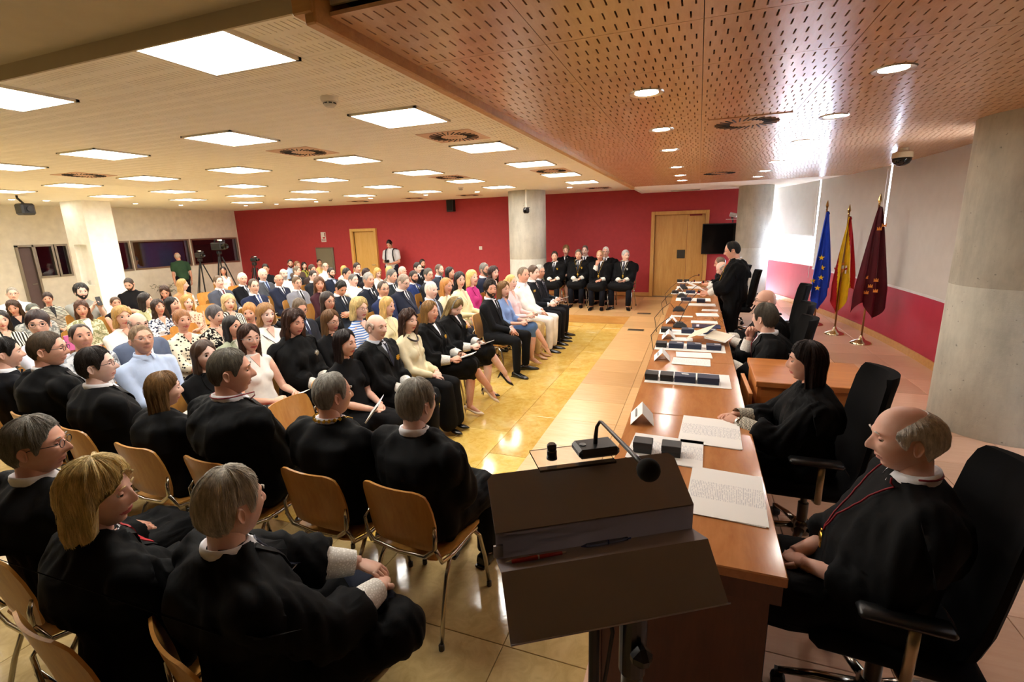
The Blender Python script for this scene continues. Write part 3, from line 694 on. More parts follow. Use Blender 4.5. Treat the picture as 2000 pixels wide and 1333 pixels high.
        if o['L'] is not None:
            Lc = float(np.interp(a[i], [q[0] for q in o['L']], [q[1] for q in o['L']]))*(1+.05*n1[i]*.6); m = nk//2+3; po, pi_ = [], []
            b = co[0]
            rad = math.hypot(b[0], b[1]) or 1e-6; ux, uy = b[0]/rad, b[1]/rad
            for k in range(m):
                s = 1-k/m; w = 1+(o['fl']-1)*math.sin(min(1, s*1.1)*2.2)-.10*max(0, s-.75)
                wob = o['amp']*(n1[i]*.8+math.sin(7*th[i]+4*s*3+n2[3])*(.9 if style == 'wavy' else .3))*min(1, s*3)
                r = rad*w+wob; back = .018*s if style in ('long', 'wavy', 'medium') and a[i] > 100 else 0
                po.append((ux*r, uy*r+back*0, b[2]-Lc*s)); r2 = max(r-.018-.02*s, .02); pi_.append((ux*r2, uy*r2, b[2]-Lc*s))
            co = po+co; ci = pi_+ci
        cols_o.append(co); cols_i.append(ci)
    mb = MB(); nc = len(cols_o[0]); n = len(idx)
    GO = [[cols_o[j][k] for j in range(n)] for k in range(nc)]; GI = [[cols_i[j][k] for j in range(n)] for k in range(nc)]
    mb.grid(GO, wrap=wrap); mb.grid([GO[0], GI[0]], wrap=wrap)
    if o['L'] is not None or not wrap: mb.grid(GI, wrap=wrap)
    if not wrap: mb.grid([GO[-1], GI[-1]], wrap=False)
    if res >= 1:
        co = np.array(cols_o); nS = 1300 if res == 2 else 420; rs_ = np.random.RandomState(seed+11); curlk = .5 if style in ('wavy', 'curly') else .22
        for q in range(nS):
            j = rs_.uniform(0, n-1.001) if not wrap else rs_.uniform(0, n); k1 = rs_.uniform(.25, 1.0)*(nc-2); ln = rs_.uniform(.35, .9)*nc*(.75 if o['L'] is None else .8); k0 = max(0.3, k1-ln); m = 7; pts = []
            dj = rs_.randn()*n*.012; lift = rs_.uniform(.0008, .0055 if style not in ('crew', 'receding', 'horseshoe') else .002); w0 = rs_.uniform(0, 6.28)
            for s_ in range(m):
                t_ = s_/(m-1); kk = k1+(k0-k1)*t_; jj = j+dj*t_+curlk*math.sin(w0+5*t_)*t_
                a0 = int(math.floor(jj)); fr_ = jj-a0; ja, jb = (a0 % n, (a0+1) % n) if wrap else (min(max(a0, 0), n-1), min(max(a0+1, 0), n-1)); ka = int(kk); fk = kk-ka; kb = min(ka+1, nc-1)
                c_ = (co[ja, ka]*(1-fk)+co[ja, kb]*fk)*(1-fr_)+(co[jb, ka]*(1-fk)+co[jb, kb]*fk)*fr_
                nn_ = c_/np.linalg.norm(c_); pts.append(Vector(c_+nn_*(lift*(.3+1.1*t_)+(.002*rs_.rand() if t_ == 1 else 0))))
            mb.tube(pts, [.0009, .0011, .0011, .0010, .0009, .0007, .0003], 3, cap=False)
    if style == 'tied': mb.ball((0, -.115, .01), (.035, .03, .035), 14, 10)
    me = mb.mesh('hair', True); HAIRC[key] = me; return me
BEARD = {}
def beard_mesh(sex, p):
    key = (sex, p)
    if key in BEARD: return BEARD[key]
    f = head_fn(sex, p); th = np.linspace(-R(82), R(82), 40); a = np.abs(th)/np.pi*180; phs = np.linspace(.05, np.pi-.1, 240)
    hi = np.interp(a, [0, 12, 16, 24, 40, 70, 82], [-.078, -.078, -.050, -.050, -.045, -.012, .01]); lo = np.interp(a, [0, 40, 70, 82], [-.116, -.108, -.075, -.02]); GO = []; 
    for i, t in enumerate(th):
        x, y, z = f(np.full_like(phs, t), phs); u = np.linspace(0, 1, 10); pp = np.interp(lo[i], z, phs)*(1-u)+np.interp(hi[i], z, phs)*u
        X, Y, Z = (np.interp(pp, phs, q) for q in (x, y, z)); tk = .001+.009*np.sin(np.pi*np.clip(u, .0, 1))**.6; L = np.sqrt(X**2+Y**2+Z**2)
        GO.append([(X[k]*(1+tk[k]/L[k]), Y[k]*(1+tk[k]/L[k])+.001, Z[k]*(1+tk[k]/L[k])) for k in range(10)])
    mb = MB().grid(GO); G2 = []
    for i in range(13):
        t = R(-20+40*i/12); x, y, z = f(np.full_like(phs, t), phs); row = []
        for zz in (-.054, -.050, -.044, -.041): row.append((np.interp(zz, z, x), np.interp(zz, z, y)+(.004 if zz in (-.050, -.044) else .0), zz))
        G2.append(row)
    mb.grid(G2); BEARD[key] = mb.mesh('beard', True); return BEARD[key]
def glasses_mesh(round_=True, k=[None]):
    if k[0] is None:
        mb = MB()
        for s in (-1, 1):
            pts = [(s*.032+.021*math.cos(q)*(1 if abs(math.cos(q)) < .8 else .97), .101, .009+.0155*math.sin(q)) for q in [2*math.pi*i/16 for i in range(17)]]; mb.tube(pts, .0016, 5, cap=False)
            mb.tube([(s*.053, .100, .014), (s*.066, .085, .014), (s*.0775, .01, .012), (s*.076, -.012, .002)], .0017, 5)
        mb.tube([(-.011, .102, .012), (0, .106, .014), (.011, .102, .012)], .0015, 5); k[0] = mb.mesh('glasses', True)
    return k[0]
def brow_mesh(k=[None]):
    if k[0] is None:
        pts = [(-.018, 0, -.002), (-.008, .003, .002), (.004, .003, .004), (.018, -.004, 0)]; k[0] = MB().tube(pts, [.0018, .0032, .003, .0012], 6, flat=1.0).mesh('eyebrow', True)
    return k[0]
# ---- hands
def hand_into(mb, w, d, nrm, side, curl=.5, res=0, spread=.12, thumb=.6, L=1.0):
    """w wrist, d direction of fingers, nrm = back of the hand, side +1 right / -1 left"""
    d = Vector(d).normalized(); nrm = Vector(nrm); nrm = (nrm-d*nrm.dot(d)).normalized(); lat = d.cross(nrm)*side   # lat points to the thumb side
    w = Vector(w); n = (6, 7, 10)[res]; P = lambda a, b, c: w+d*(a*L)+lat*(b*L)+nrm*(c*L)
    prof = [(-.02, .026, .020), (.005, .027, .018), (.03, .036, .0165), (.06, .041, .015), (.083, .040, .0125), (.092, .034, .009)]
    mb.rings([[P(a, hw*math.cos(t)*(1.0), hh*math.sin(t)) for t in [2*math.pi*k/(n+2) for k in range(n+2)]] for a, hw, hh in prof])
    for q, (b, ln) in enumerate(((.030, .070), (.010, .079), (-.011, .073), (-.030, .057))):
        ang = 0; pos = (.082 if q in (1, 2) else .077, b, 0); pts = [P(*pos)]; a0, c0 = pos[0], 0
        fan = (1.5-q)*spread
        for s, frac in enumerate((.46, .30, .24)):
            ang += curl*(.75 if s == 0 else 1.0)*(1+.08*q); k = ln*frac
            for h in (.5, 1.0): pts.append(P(a0+math.cos(ang)*k*h, b+fan*.18*ln*(s+h)/1.5, c0-math.sin(ang)*k*h))
            a0 += math.cos(ang)*k; c0 -= math.sin(ang)*k
        mb.tube(pts, [.0098, .0092, .0090, .0084, .0082, .0076, .0052], n)
    t0 = P(.018, .026, -.004); t1 = P(.045, .045, -.012*thumb*2); t2 = P(.072, .052-.012*thumb, -.02*thumb*2); t3 = P(.095, .050-.03*thumb, -.026*thumb*2)
    mb.tube([t0, t1, t2, t3], [.014, .0125, .0105, .0065], n)
def ik(a, b, l1, l2, pole):
    a = Vector(a); b = Vector(b); d = b-a; L = d.length
    if L > (l1+l2)*.995: b = a+d*((l1+l2)*.995/L); d = b-a; L = d.length
    t = d/L; x = (l1*l1-l2*l2+L*L)/(2*L); h = math.sqrt(max(l1*l1-x*x, 0)); p = Vector(pole); p = (p-t*p.dot(t)).normalized()
    return a+t*x+p*h, b
# ---- poses.  local frame: facing +Y, right hand at +X, origin on the floor under the hips
POSES = {}
def pose(**k):
    key = repr(sorted(k.items()))
    if key in POSES: return POSES[key]
    J = dict(sex='m', arms='lap', legs='flat', lean=0, stand=False, sink=0, twist=0); J.update(k); f = J['sex'] == 'f'; J['key'] = key
    sw = .175 if f else .195
    hz = .55 if not J['stand'] else .93
    ln = R(J['lean'])
    def up(y, z): c, s = math.cos(ln), math.sin(ln); return (0, -.0+y*c+z*s, hz+z*c-y*s)
    J['pel'] = Vector((0, 0, hz)); J['waist'] = Vector(up(-.015, .16)); J['chest'] = Vector(up(-.045, .33)); J['shl'] = Vector(up(-.055, .45)); J['neck'] = Vector(up(-.05, .515)); J['hp'] = Vector(up(-.042, .546))
    for s, n in ((1, 'R'), (-1, 'L')): J['sh'+n] = J['shl']+Vector((s*sw, 0, -.042))
    A = J['arms']
    W = {'lap': ((.045, .27, .625), (-.055, .25, .645), (-.75, .55, -.25), (.8, .45, -.25), (.2, .1, 1), (-.2, .1, 1), .55, .5),
         'thigh': ((.14, .27, .655), (-.14, .27, .655), (-.1, 1, -.12), (.1, 1, -.12), (0, .1, 1), (0, .1, 1), .3, .3),
         'paper': ((.12, .28, .69), (-.12, .28, .69), (-.45, .8, .25), (.45, .8, .25), (.6, .1, .8), (-.6, .1, .8), .75, .75),
         'cross': ((-.10, .17, .83), (.11, .20, .80), (-1, -.25, .1), (1, -.1, .0), (0, 1, .3), (0, 1, .3), .5, .5),
         'chin': ((.06, .12, 1.00), (-.05, .22, .66), (-.25, .15, 1), (.8, .45, -.2), (.7, .7, 0), (-.2, .1, 1), 1.0, .5),
         'phone': ((.06, .30, .98), (-.03, .30, .95), (-.35, .35, .85), (.35, .35, .85), (.6, -.6, .3), (-.6, -.6, .3), .8, .8),
         'fan': ((.10, .28, .80), (-.05, .25, .645), (-.2, .5, .9), (.8, .45, -.25), (.8, -.2, .3), (-.2, .1, 1), 1.0, .5),
         'table': ((.06, .40, .80), (-.06, .38, .80), (-.55, .75, .1), (.55, .75, .1), (.4, .1, 1), (-.4, .1, 1), .7, .7),
         'write': ((.06, .40, .79), (-.12, .36, .79), (-.35, .9, -.1), (.3, .9, -.1), (.5, .1, 1), (-.3, .1, 1), .8, .35),
         'rest': ((.10, .26, .985), (-.14, .42, .80), (.0, -.1, 1), (-.1, 1, -.05), (.9, .3, .2), (0, .1, 1), 1.2, .25),
         'down': ((.23, .03, .80), (-.23, .03, .80), (0, .1, -1), (0, .1, -1), (1, 0, 0), (-1, 0, 0), .4, .4),
         'read': ((.10, .36, 1.13), (-.10, .36, 1.13), (-.3, .8, .15), (.3, .8, .15), (.8, 0, .5), (-.8, 0, .5), .8, .8),
         'camera': ((.09, .20, 1.06), (-.10, .20, 1.02), (-.6, .6, .3), (.7, .6, .2), (.5, .0, .8), (-.2, .2, 1), .9, .8)}[A]
    off = Vector((0, 0, 0))
    if not J['stand'] and A not in ('rest', 'table', 'write'): off = Vector((0, math.sin(ln)*.15, 0))
    if 'wr' in k: W = (k['wr'][0], k['wr'][1])+W[2:]
    for s, n, i in ((1, 'R', 0), (-1, 'L', 1)):
        wr = Vector(W[i])+off; el, wr = ik(J['sh'+n], wr, .285, .255, (s*.55, -.55, -.9)); J['el'+n] = el; J['wr'+n] = wr; J['hd'+n] = W[2+i]; J['hn'+n] = W[4+i]; J['hc'+n] = W[6+i]
    g = .085 if f else .10; K = J['legs']
    for s, n in ((1, 'R'), (-1, 'L')):
        J['hip'+n] = Vector((s*g, 0, hz-.01))
        if J['stand']: an = Vector((s*.10, -.02, .09)); J['kn'+n] = Vector((s*.10, .03, .50)); J['toe'+n] = Vector((s*.1, 1, 0))
        elif K == 'cross' and s > 0: J['kn'+n] = Vector((-.01, .44, .625)); an = Vector((-.17, .60, .27)); J['toe'+n] = Vector((-.25, 1, -.55))
        elif K == 'cross': J['kn'+n] = Vector((-.06, .42, .51)); an = Vector((-.03, .40, .10)); J['toe'+n] = Vector((-.1, 1, 0))
        elif K == 'four' and s > 0: J['kn'+n] = Vector((.33, .36, .60)); an = Vector((-.07, .44, .615)); J['toe'+n] = Vector((-.75, .55, -.1))
        elif K == 'wide': J['kn'+n] = Vector((s*.20, .41, .52)); an = Vector((s*.19, .40, .09)); J['toe'+n] = Vector((s*.35, 1, 0))
        elif K == 'tuck': J['kn'+n] = Vector((s*.12, .42, .51)); an = Vector((s*.10, .25, .10)); J['toe'+n] = Vector((s*.1, 1, -.2))
        else:
            q = .075 if f else .13; J['kn'+n] = Vector((s*q, .43, .52)); an = Vector((s*q*.9, .42, .09)); J['toe'+n] = Vector((s*.12, 1, 0))
        if f: an = an+Vector((0, 0, .025))
        J['an'+n] = an
    POSES[key] = J; return J
# ---- voxel joined cloth
TMP = bpy.data.scenes.new('cloth_workshop')
def remesh(mb, vox, sm=5, dec=.4, amp=.004, fr=9.0, seed=0, name='cloth', stretch=(1, 1, .55)):
    fr = max(fr, 14)
    me = bpy.data.meshes.new('tmp'); me.from_pydata(mb.v, [], mb.f); o = bpy.data.objects.new('tmp', me); TMP.collection.objects.link(o)
    m = o.modifiers.new('r', 'REMESH'); m.mode = 'VOXEL'; m.voxel_size = vox
    s = o.modifiers.new('s', 'SMOOTH'); s.factor = .5; s.iterations = sm
    if dec < 1: d_ = o.modifiers.new('d', 'DECIMATE'); d_.ratio = dec
    TMP.view_layers[0].update(); dg = TMP.view_layers[0].depsgraph; out = bpy.data.meshes.new_from_object(o.evaluated_get(dg), depsgraph=dg)
    bpy.data.objects.remove(o, do_unlink=True); bpy.data.meshes.remove(me)
    n = len(out.vertices); V = np.empty(n*3); out.vertices.foreach_get('co', V); N = np.empty(n*3); out.vertices.foreach_get('normal', N); V = V.reshape(-1, 3); N = N.reshape(-1, 3)
    if amp:
        rg = np.random.RandomState(seed); h = np.zeros(n)
        for q in range(7):
            k = rg.randn(3)*fr*(1+.35*q)*np.array(stretch); h += np.sin(V @ k+rg.uniform(0, 6.28)+1.5*np.sin(V @ (rg.randn(3)*fr*.4)))/(1+.4*q)
        V += N*(h*amp*.5)[:, None]
    out.vertices.foreach_set('co', V.ravel()); out.polygons.foreach_set('use_smooth', [True]*len(out.polygons)); out.materials.clear(); out.materials.append(None); out.name = name; out.update(); return out
def torso_into(mb, J, e, belly=0, n=22, bust=True):
    f = J['sex'] == 'f'; e0 = e
    pts = [(J['pel']+Vector((0, -.01, -.075)), .15, .11), (J['pel']+Vector((0, 0, -.03)), .178, .135), (J['pel']+Vector((0, 0, .04)), .178 if f else .175, .130), (J['waist'], .138 if f else .163, .102 if f else .118), ((J['waist']+J['chest'])/2, .142 if f else .172, .105 if f else .122), (J['chest'], .158 if f else .186, .112 if f else .124), (J['shl']+Vector((0, 0, -.04)), .160 if f else .185, .090 if f else .103), (J['shl']+Vector((0, 0, .015)), .12 if f else .135, .068 if f else .078), (J['neck'], .066 if f else .078, .058 if f else .068)]
    rs = []
    for i, (c, a, b) in enumerate(pts):
        e = e0*(1 if i < 7 else .6 if i == 7 else .2); bl = belly*(.06 if i in (2, 3, 4) else .02 if i == 5 else 0); rs.append([c+Vector(((a+e+bl*.5)*math.copysign(abs(math.cos(t))**.85, math.cos(t)), (b+e+bl*.5)*math.sin(t)+bl*.6, 0)) for t in [2*math.pi*k/n for k in range(n)]])
    mb.rings(rs); e = e0
    if f and bust:
        for s in (-1, 1): mb.ball(J['chest']+Vector((s*.068, .072, -.03)), .062+e, 12, 8)
    for s, nn in ((1, 'R'), (-1, 'L')):
        mb.capsule(J['sh'+nn]+Vector((-s*.015, 0, .0)), J['neck']+Vector((s*.035, 0, -.045)), (.050 if f else .058)+e*.8, .045+e*.3, 12)
def sleeves_into(mb, J, e, kind='long', wide=0):
    f = J['sex'] == 'f'
    for n in 'RL':
        sh, el, wr = J['sh'+n], J['el'+n], J['wr'+n]; k = .82 if f else 1.0
        if kind == 'long':
            mb.capsule(sh, el, (.062*k+e), (.050*k+e+wide*.4), 12); u = wr-el; q = .93 if not wide else .56; mb.tube([el-u*.05, el, el+u*.4, el+u*q], [.04*k+e, .050*k+e+wide*.5, .043*k+e+wide*.8, .036*k+e+wide], 14)
            if wide: mb.tube([sh*.4+el*.6+Vector((0, -.01, -.03)), el+Vector((0, -.01, -.035)), el+u*.35+Vector((0, 0, -.045)), el+u*.54+Vector((0, 0, -.04))], [.04, .062, .066, .052], 12)
        elif kind == 'short': mb.capsule(sh, sh+(el-sh)*.62, (.062*k+e), (.056*k+e+.006), 12)
        elif kind == 'elbow': mb.capsule(sh, el, (.062*k+e), (.055*k+e+.01), 12); mb.capsule(el, el+(wr-el)*.25, .055*k+e+.006, .054*k+e+.012, 12)
def legs_into(mb, J, e, kind, wide=0):
    f = J['sex'] == 'f'; k = .92 if f else 1.0
    if kind == 'trousers':
        for n in 'RL':
            mb.capsule(J['hip'+n], J['kn'+n], .090*k+e, .066*k+e, 12); a = J['an'+n]+Vector((0, 0, .02)); mb.capsule(J['kn'+n], a, .064*k+e, .050*k+e+wide, 12)
        mb.capsule(J['hipR'], J['hipL'], .105*k+e, .105*k+e, 12)
    else:                        # skirt over both thighs; kind 'skirt' ends at the knee, 'robe' falls to the shins
        for n in 'RL': mb.capsule(J['hip'+n], J['kn'+n], .098*k+e, .080*k+e, 12)
        mb.capsule((J['hipR']+J['hipL'])/2+Vector((0, 0, 0)), (J['knR']+J['knL'])/2, .11+e, .078+e, 12); mb.capsule(J['hipR'], J['hipL'], .105+e, .105+e, 12); mb.capsule(J['knR'], J['knL'], .078+e, .078+e, 12)
        if kind in ('robe', 'long'):
            t = .26 if kind == 'robe' else .16
            for n in 'RL': a = J['kn'+n]*.999; b = J['an'+n]*(.86)+J['kn'+n]*.14; b.z = max(t, b.z) if not J['stand'] else t-.08; mb.capsule(a, b, .080+e, .095+e+wide, 12)
            m1 = (J['knR']+J['knL'])/2; m2 = (J['anR']+J['anL'])/2; m2 = m2*.8+m1*.2; m2.z = max(t, m2.z) if not J['stand'] else t-.08; mb.capsule(m1, m2, .08+e, .10+e, 12)
            if not J['stand']:   # cloth hanging beside the seat
                for s in (-1, 1): mb.capsule((s*(.15+e), -.04, .50), (s*(.15+e), .22, .50), .075, .075, 12)
GAR = {}
def garment(kind, J, vox=.017, belly=0, seed=0):
    key = (kind, J['key'], vox, belly, seed)
    if key in GAR: return GAR[key]
    mb = MB(); fine = vox < .014; dec = .45 if fine else .34
    if kind in ('jacket', 'uniform'): torso_into(mb, J, .014, belly, bust=True); sleeves_into(mb, J, .006, 'long'); [mb.capsule(J['hip'+n], J['hip'+n]*.72+J['kn'+n]*.28, .105, .10, 12) for n in 'RL'] if not J['stand'] else [mb.capsule(J['hip'+n]+Vector((0, 0, .05)), J['hip'+n]+Vector((0, 0, -.07)), .115, .115, 12) for n in 'RL']; me = remesh(mb, vox, 5, dec, .007, 18, seed, 'jacket', (1, 1, .7))
    elif kind == 'shirt': torso_into(mb, J, .004, belly); sleeves_into(mb, J, .002, 'long'); me = remesh(mb, vox, 4, dec, .006, 12, seed, 'shirt')
    elif kind == 'tee': torso_into(mb, J, .004, belly); sleeves_into(mb, J, .004, 'short'); me = remesh(mb, vox, 4, dec, .005, 12, seed, 'shirt')
    elif kind == 'blouse': torso_into(mb, J, .004, belly); sleeves_into(mb, J, .004, 'elbow'); me = remesh(mb, vox, 4, dec, .006, 12, seed, 'blouse')
    elif kind == 'top': torso_into(mb, J, .002, belly); me = remesh(mb, vox, 4, dec, .004, 12, seed, 'top')
    elif kind == 'robe':
        torso_into(mb, J, .042, belly); sleeves_into(mb, J, .028, 'long', .034); legs_into(mb, J, .016, 'skirt' if not J['stand'] else 'robe', .02)
        for n, s in (('R', 1), ('L', -1)): mb.ball(J['sh'+n]+Vector((s*.004, -.005, -.012)), .070, 12, 8)
        me = remesh(mb, vox, 9, dec, .016, 17, seed, 'robe', (1.3, 1.3, .30))
    elif kind == 'trousers': legs_into(mb, J, .004, 'trousers'); me = remesh(mb, vox, 4, dec, .006, 13, seed, 'trousers')
    elif kind == 'wide_trousers': legs_into(mb, J, .012, 'trousers', .05); me = remesh(mb, vox, 4, dec, .007, 12, seed, 'trousers')
    elif kind == 'skirt': legs_into(mb, J, .004, 'skirt'); me = remesh(mb, vox, 4, dec, .004, 10, seed, 'skirt')
    elif kind == 'long_skirt': legs_into(mb, J, .006, 'long'); me = remesh(mb, vox, 4, dec, .006, 10, seed, 'skirt')
    GAR[key] = me; return me
def bvh(me):
    return BVHTree.FromPolygons([v.co.copy() for v in me.vertices], [tuple(p.vertices) for p in me.polygons])
def spine_y(J, z):
    P = [J['pel'], J['waist'], J['chest'], J['shl'], J['neck']]; return float(np.interp(z, [q.z for q in P], [q.y for q in P]))
def front_patch(tree, cols, off, thick=.004, J=None):
    """cols: list of rows [(x,z),...]; conformed to the cloth in front, offset outwards"""
    G = []; last = None
    for row in cols:
        r = []
        for x, z in row:
            yc = spine_y(J, z); ex = yc+float(np.interp(z, [J['chest'].z-.06, J['chest'].z+.06, J['shl'].z, J['neck'].z], [.150, .138, .112, .074])); h = tree.ray_cast(Vector((x, ex+.07, z)), Vector((0, -1, 0)))[0]
            y = h.y if h is not None and abs(h.y-ex) < .065 else (ex if last is None else last+max(-.02, min(.02, ex-last)))
            last = y; r.append((x, y+off, z))
        G.append(r)
    mb = MB().grid(G); mb.grid([[(x, y-thick, z) for x, y, z in row] for row in G])
    ed = [G[0], [(x, y-thick, z) for x, y, z in G[0]]]; mb.grid(ed)
    for c in (0, -1): mb.grid([[row[c] for row in G], [(row[c][0], row[c][1]-thick, row[c][2]) for row in G]])
    return mb
CAPE = {}
def cape_mesh(me, J):
    if me.name in CAPE: return CAPE[me.name]
    bm = bmesh.new(); bm.from_mesh(me); nk = J['neck']; w = .215 if J['sex'] == 'f' else .24
    def cut(co, no):
        bmesh.ops.bisect_plane(bm, geom=bm.verts[:]+bm.edges[:]+bm.faces[:], plane_co=co, plane_no=no, clear_outer=True)
    cut(nk+Vector((0, 0, -.25)), (0, 0, -1)); cut(nk+Vector((0, .045, -.02)), (0, 1, -.25)); 
    bmesh.ops.recalc_face_normals(bm, faces=bm.faces)
    for v in bm.verts: v.normal_update()
    top = {v: v.co.copy() for v in bm.verts}
    bmesh.ops.triangulate(bm, faces=bm.faces[:])
    for v in bm.verts:
        d = v.co-nk; drop = max(0, -d.z); v.co += Vector((d.x, d.y, .02)).normalized()*(.008+.11*drop)*(1 if d.y < .02 else .5)
    bmesh.ops.solidify(bm, geom=bm.faces[:], thickness=.010)
    out = bpy.data.meshes.new('cape'); bm.to_mesh(out); bm.free(); out.materials.clear(); out.materials.append(None); out.polygons.foreach_set('use_smooth', [True]*len(out.polygons))
    try: out.set_sharp_from_angle(angle=R(55))
    except Exception: pass
    CAPE[me.name] = out; return out
FRONT = {}
def fronts(gk, J, me, open_=.30, wtop=.062):
    """shirt front, tie and lapels lying on a jacket or robe"""
    key = (gk, J['key'], round(open_, 2))
    if key in FRONT: return FRONT[key]
    t = bvh(me); zt = J['neck'].z-.005; zb = zt-open_; n = 9; rows = []
    hw = lambda z: wtop*max(.04, (z-zb)/(zt-zb))
    for i in range(n):
        z = zt+(zb-zt)*i/(n-1); rows.append([(hw(z)*(-1+2*k/6), z) for k in range(7)])
    sh = front_patch(t, rows, .004, J=J).mesh('shirt', True)
    rows = []
    for i in range(n):
        z = zt-.012+(zb+.01-zt)*i/(n-1); w = min(.012+.018*i/(n-1), hw(z)+.003) if i else .018; rows.append([(w*(-1+2*k/3), z) for k in range(4)])
    tie = front_patch(t, rows, .011, .006, J).mesh('tie', True)
    laps = []
    for s in (-1, 1):
        rows = []
        for i in range(n):
            z = zt+(zb-zt)*i/(n-1); a = hw(z)-.006; b = a+.012+.040*math.sin(math.pi*min(1, (i+.6)/(n-.6)*1.05))**.7; rows.append([(s*(a+(b-a)*k/3), z) for k in range(4)])
        laps.append(front_patch(t, rows, .009, .008, J).mesh('lapel', True))
    FRONT[key] = (sh, tie, laps); return FRONT[key]
def collar_mesh(J, r=.064, h=.042, open_=True):
    n = 22; c = J['neck']+Vector((0, .006, -.02)); ro, ri, rt = [], [], []
    a0 = .28 if open_ else 0
    A = [math.pi/2+a0+(2*math.pi-2*a0)*k/(n-1) for k in range(n)]
    f = lambda rr, z0, tilt: [(c.x+rr*math.cos(t), c.y+rr*1.0*math.sin(t)-.012*z0/.04, c.z+z0-tilt*math.sin(t)) for t in A]
    G = [f(r+.016, .002, .012), f(r+.013, h*.55, .012), f(r+.003, h, .010), f(r-.004, h-.002, .010), f(r-.004, 0, .01)]
    return MB().grid(G).mesh('collar', True)
SHOE = {}
def shoe_mesh(kind):
    if kind not in SHOE:
        mb = MB(); n = 14
        if kind == 'oxford':
            st = [(-.075, .028, .0, .075), (-.06, .037, 0, .085), (-.02, .039, 0, .09), (.03, .041, 0, .075), (.08, .047, 0, .056), (.13, .046, 0, .046), (.17, .036, .002, .036), (.195, .014, .006, .022)]
        else:
            st = [(-.065, .020, .055, .095), (-.05, .026, .052, .10), (-.01, .028, .042, .085), (.03, .030, .024, .062), (.07, .036, .006, .045), (.11, .036, .0, .036), (.145, .024, .0, .026), (.17, .006, .004, .012)]
        rs = []
        for y, w, z0, z1 in st: rs.append([(w*math.cos(t), y, (z0+z1)/2+(z1-z0)/2*math.copysign(abs(math.sin(t))**.7, math.sin(t))) for t in [2*math.pi*k/n for k in range(n)]])
        mb.rings(rs)
        if kind == 'oxford': mb.box((0, -.05, .006), (.066, .07, .022))
        else: mb.tube([(0, -.052, .06), (0, -.056, .0)], [.014, .005], 8)
        SHOE[kind] = mb.mesh('shoe', True, 50)
    return SHOE[kind]
def foot_frame(J, n, pump):
    d_ = Vector(J['toe'+n]).normalized(); a = math.atan2(-d_.x, d_.y); el = math.asin(max(-1, min(1, d_.z))); Mr = Matrix.Rotation(a, 4, 'Z') @ Matrix.Rotation(el, 4, 'X')
    return Matrix.Translation(J['an'+n]) @ Mr @ Matrix.Translation((0, 0, -.105 if pump else -.09))
BODYC = {}
def body_core(J, res, bare):
    """skin: torso core, arms, hands, legs"""
    key = (J['key'], res, bare)
    if key in BODYC: return BODYC[key]
    mb = MB(); f = J['sex'] == 'f'; k = .84 if f else 1.0; n = (8, 10, 14)[res]
    mb.tube([J['pel'], J['waist'], J['chest'], J['shl'], J['neck']], [.09, .08, .085, .068, .052], n+4)
    mb.tube([J['shL'], J['shl'], J['shR']], [.045*k, .07, .045*k], n)
    if f: mb.ball(J['chest']+Vector((0, .0, .04)), (.11, .072, .10), 14, 10)
    for nn, s in (('R', 1), ('L', -1)):
        sh, el, wr = J['sh'+nn], J['el'+nn], J['wr'+nn]; mb.tube([sh, sh+(el-sh)*.3, sh+(el-sh)*.7, el, el+(wr-el)*.25, el+(wr-el)*.7, wr, wr+(wr-el).normalized()*.01], [.050*k, .052*k, .043*k, .041*k, .043*k, .034*k, .027*k, .026*k], n)
        hand_into(mb, wr, J['hd'+nn], J['hn'+nn], s, J['hc'+nn], res, L=.92 if f else 1.02)
        if bare == 'legs':
            hp, kn, an = J['hip'+nn], J['kn'+nn], J['an'+nn]; mb.tube([hp, (hp+kn)/2, kn, kn+(an-kn)*.25, kn+(an-kn)*.6, an, an+Vector((0, .0, -.03))], [.085, .075, .054, .056, .046, .032, .034], n+2)
            Mf = foot_frame(J, nn, f); mb.tube([Mf @ Vector(q) for q in ((0, -.01, .115), (0, .0, .09), (0, .045, .062), (0, .09, .032), (0, .125, .018))], [.031, .031, .027, .024, .014], n)
        else: mb.tube([J['hip'+nn], J['kn'+nn], J['an'+nn], J['an'+nn]+Vector((0, 0, -.02))], [.07, .05, .036, .033], n)
    BODYC[key] = (mb.v, mb.f); return BODYC[key]
SKIN = ['#d9b09a', '#e0bca8', '#d3a48c', '#e4c4b4', '#cd9c84']
LIP = {'m': '#b88478', 'f': '#b85f5c'}
HEADV = [(1.0, 1.0, 1.0), (1.05, 1.05, .85), (.97, .95, 1.1), (1.03, .9, 1.0)]
PEOPLE = {}
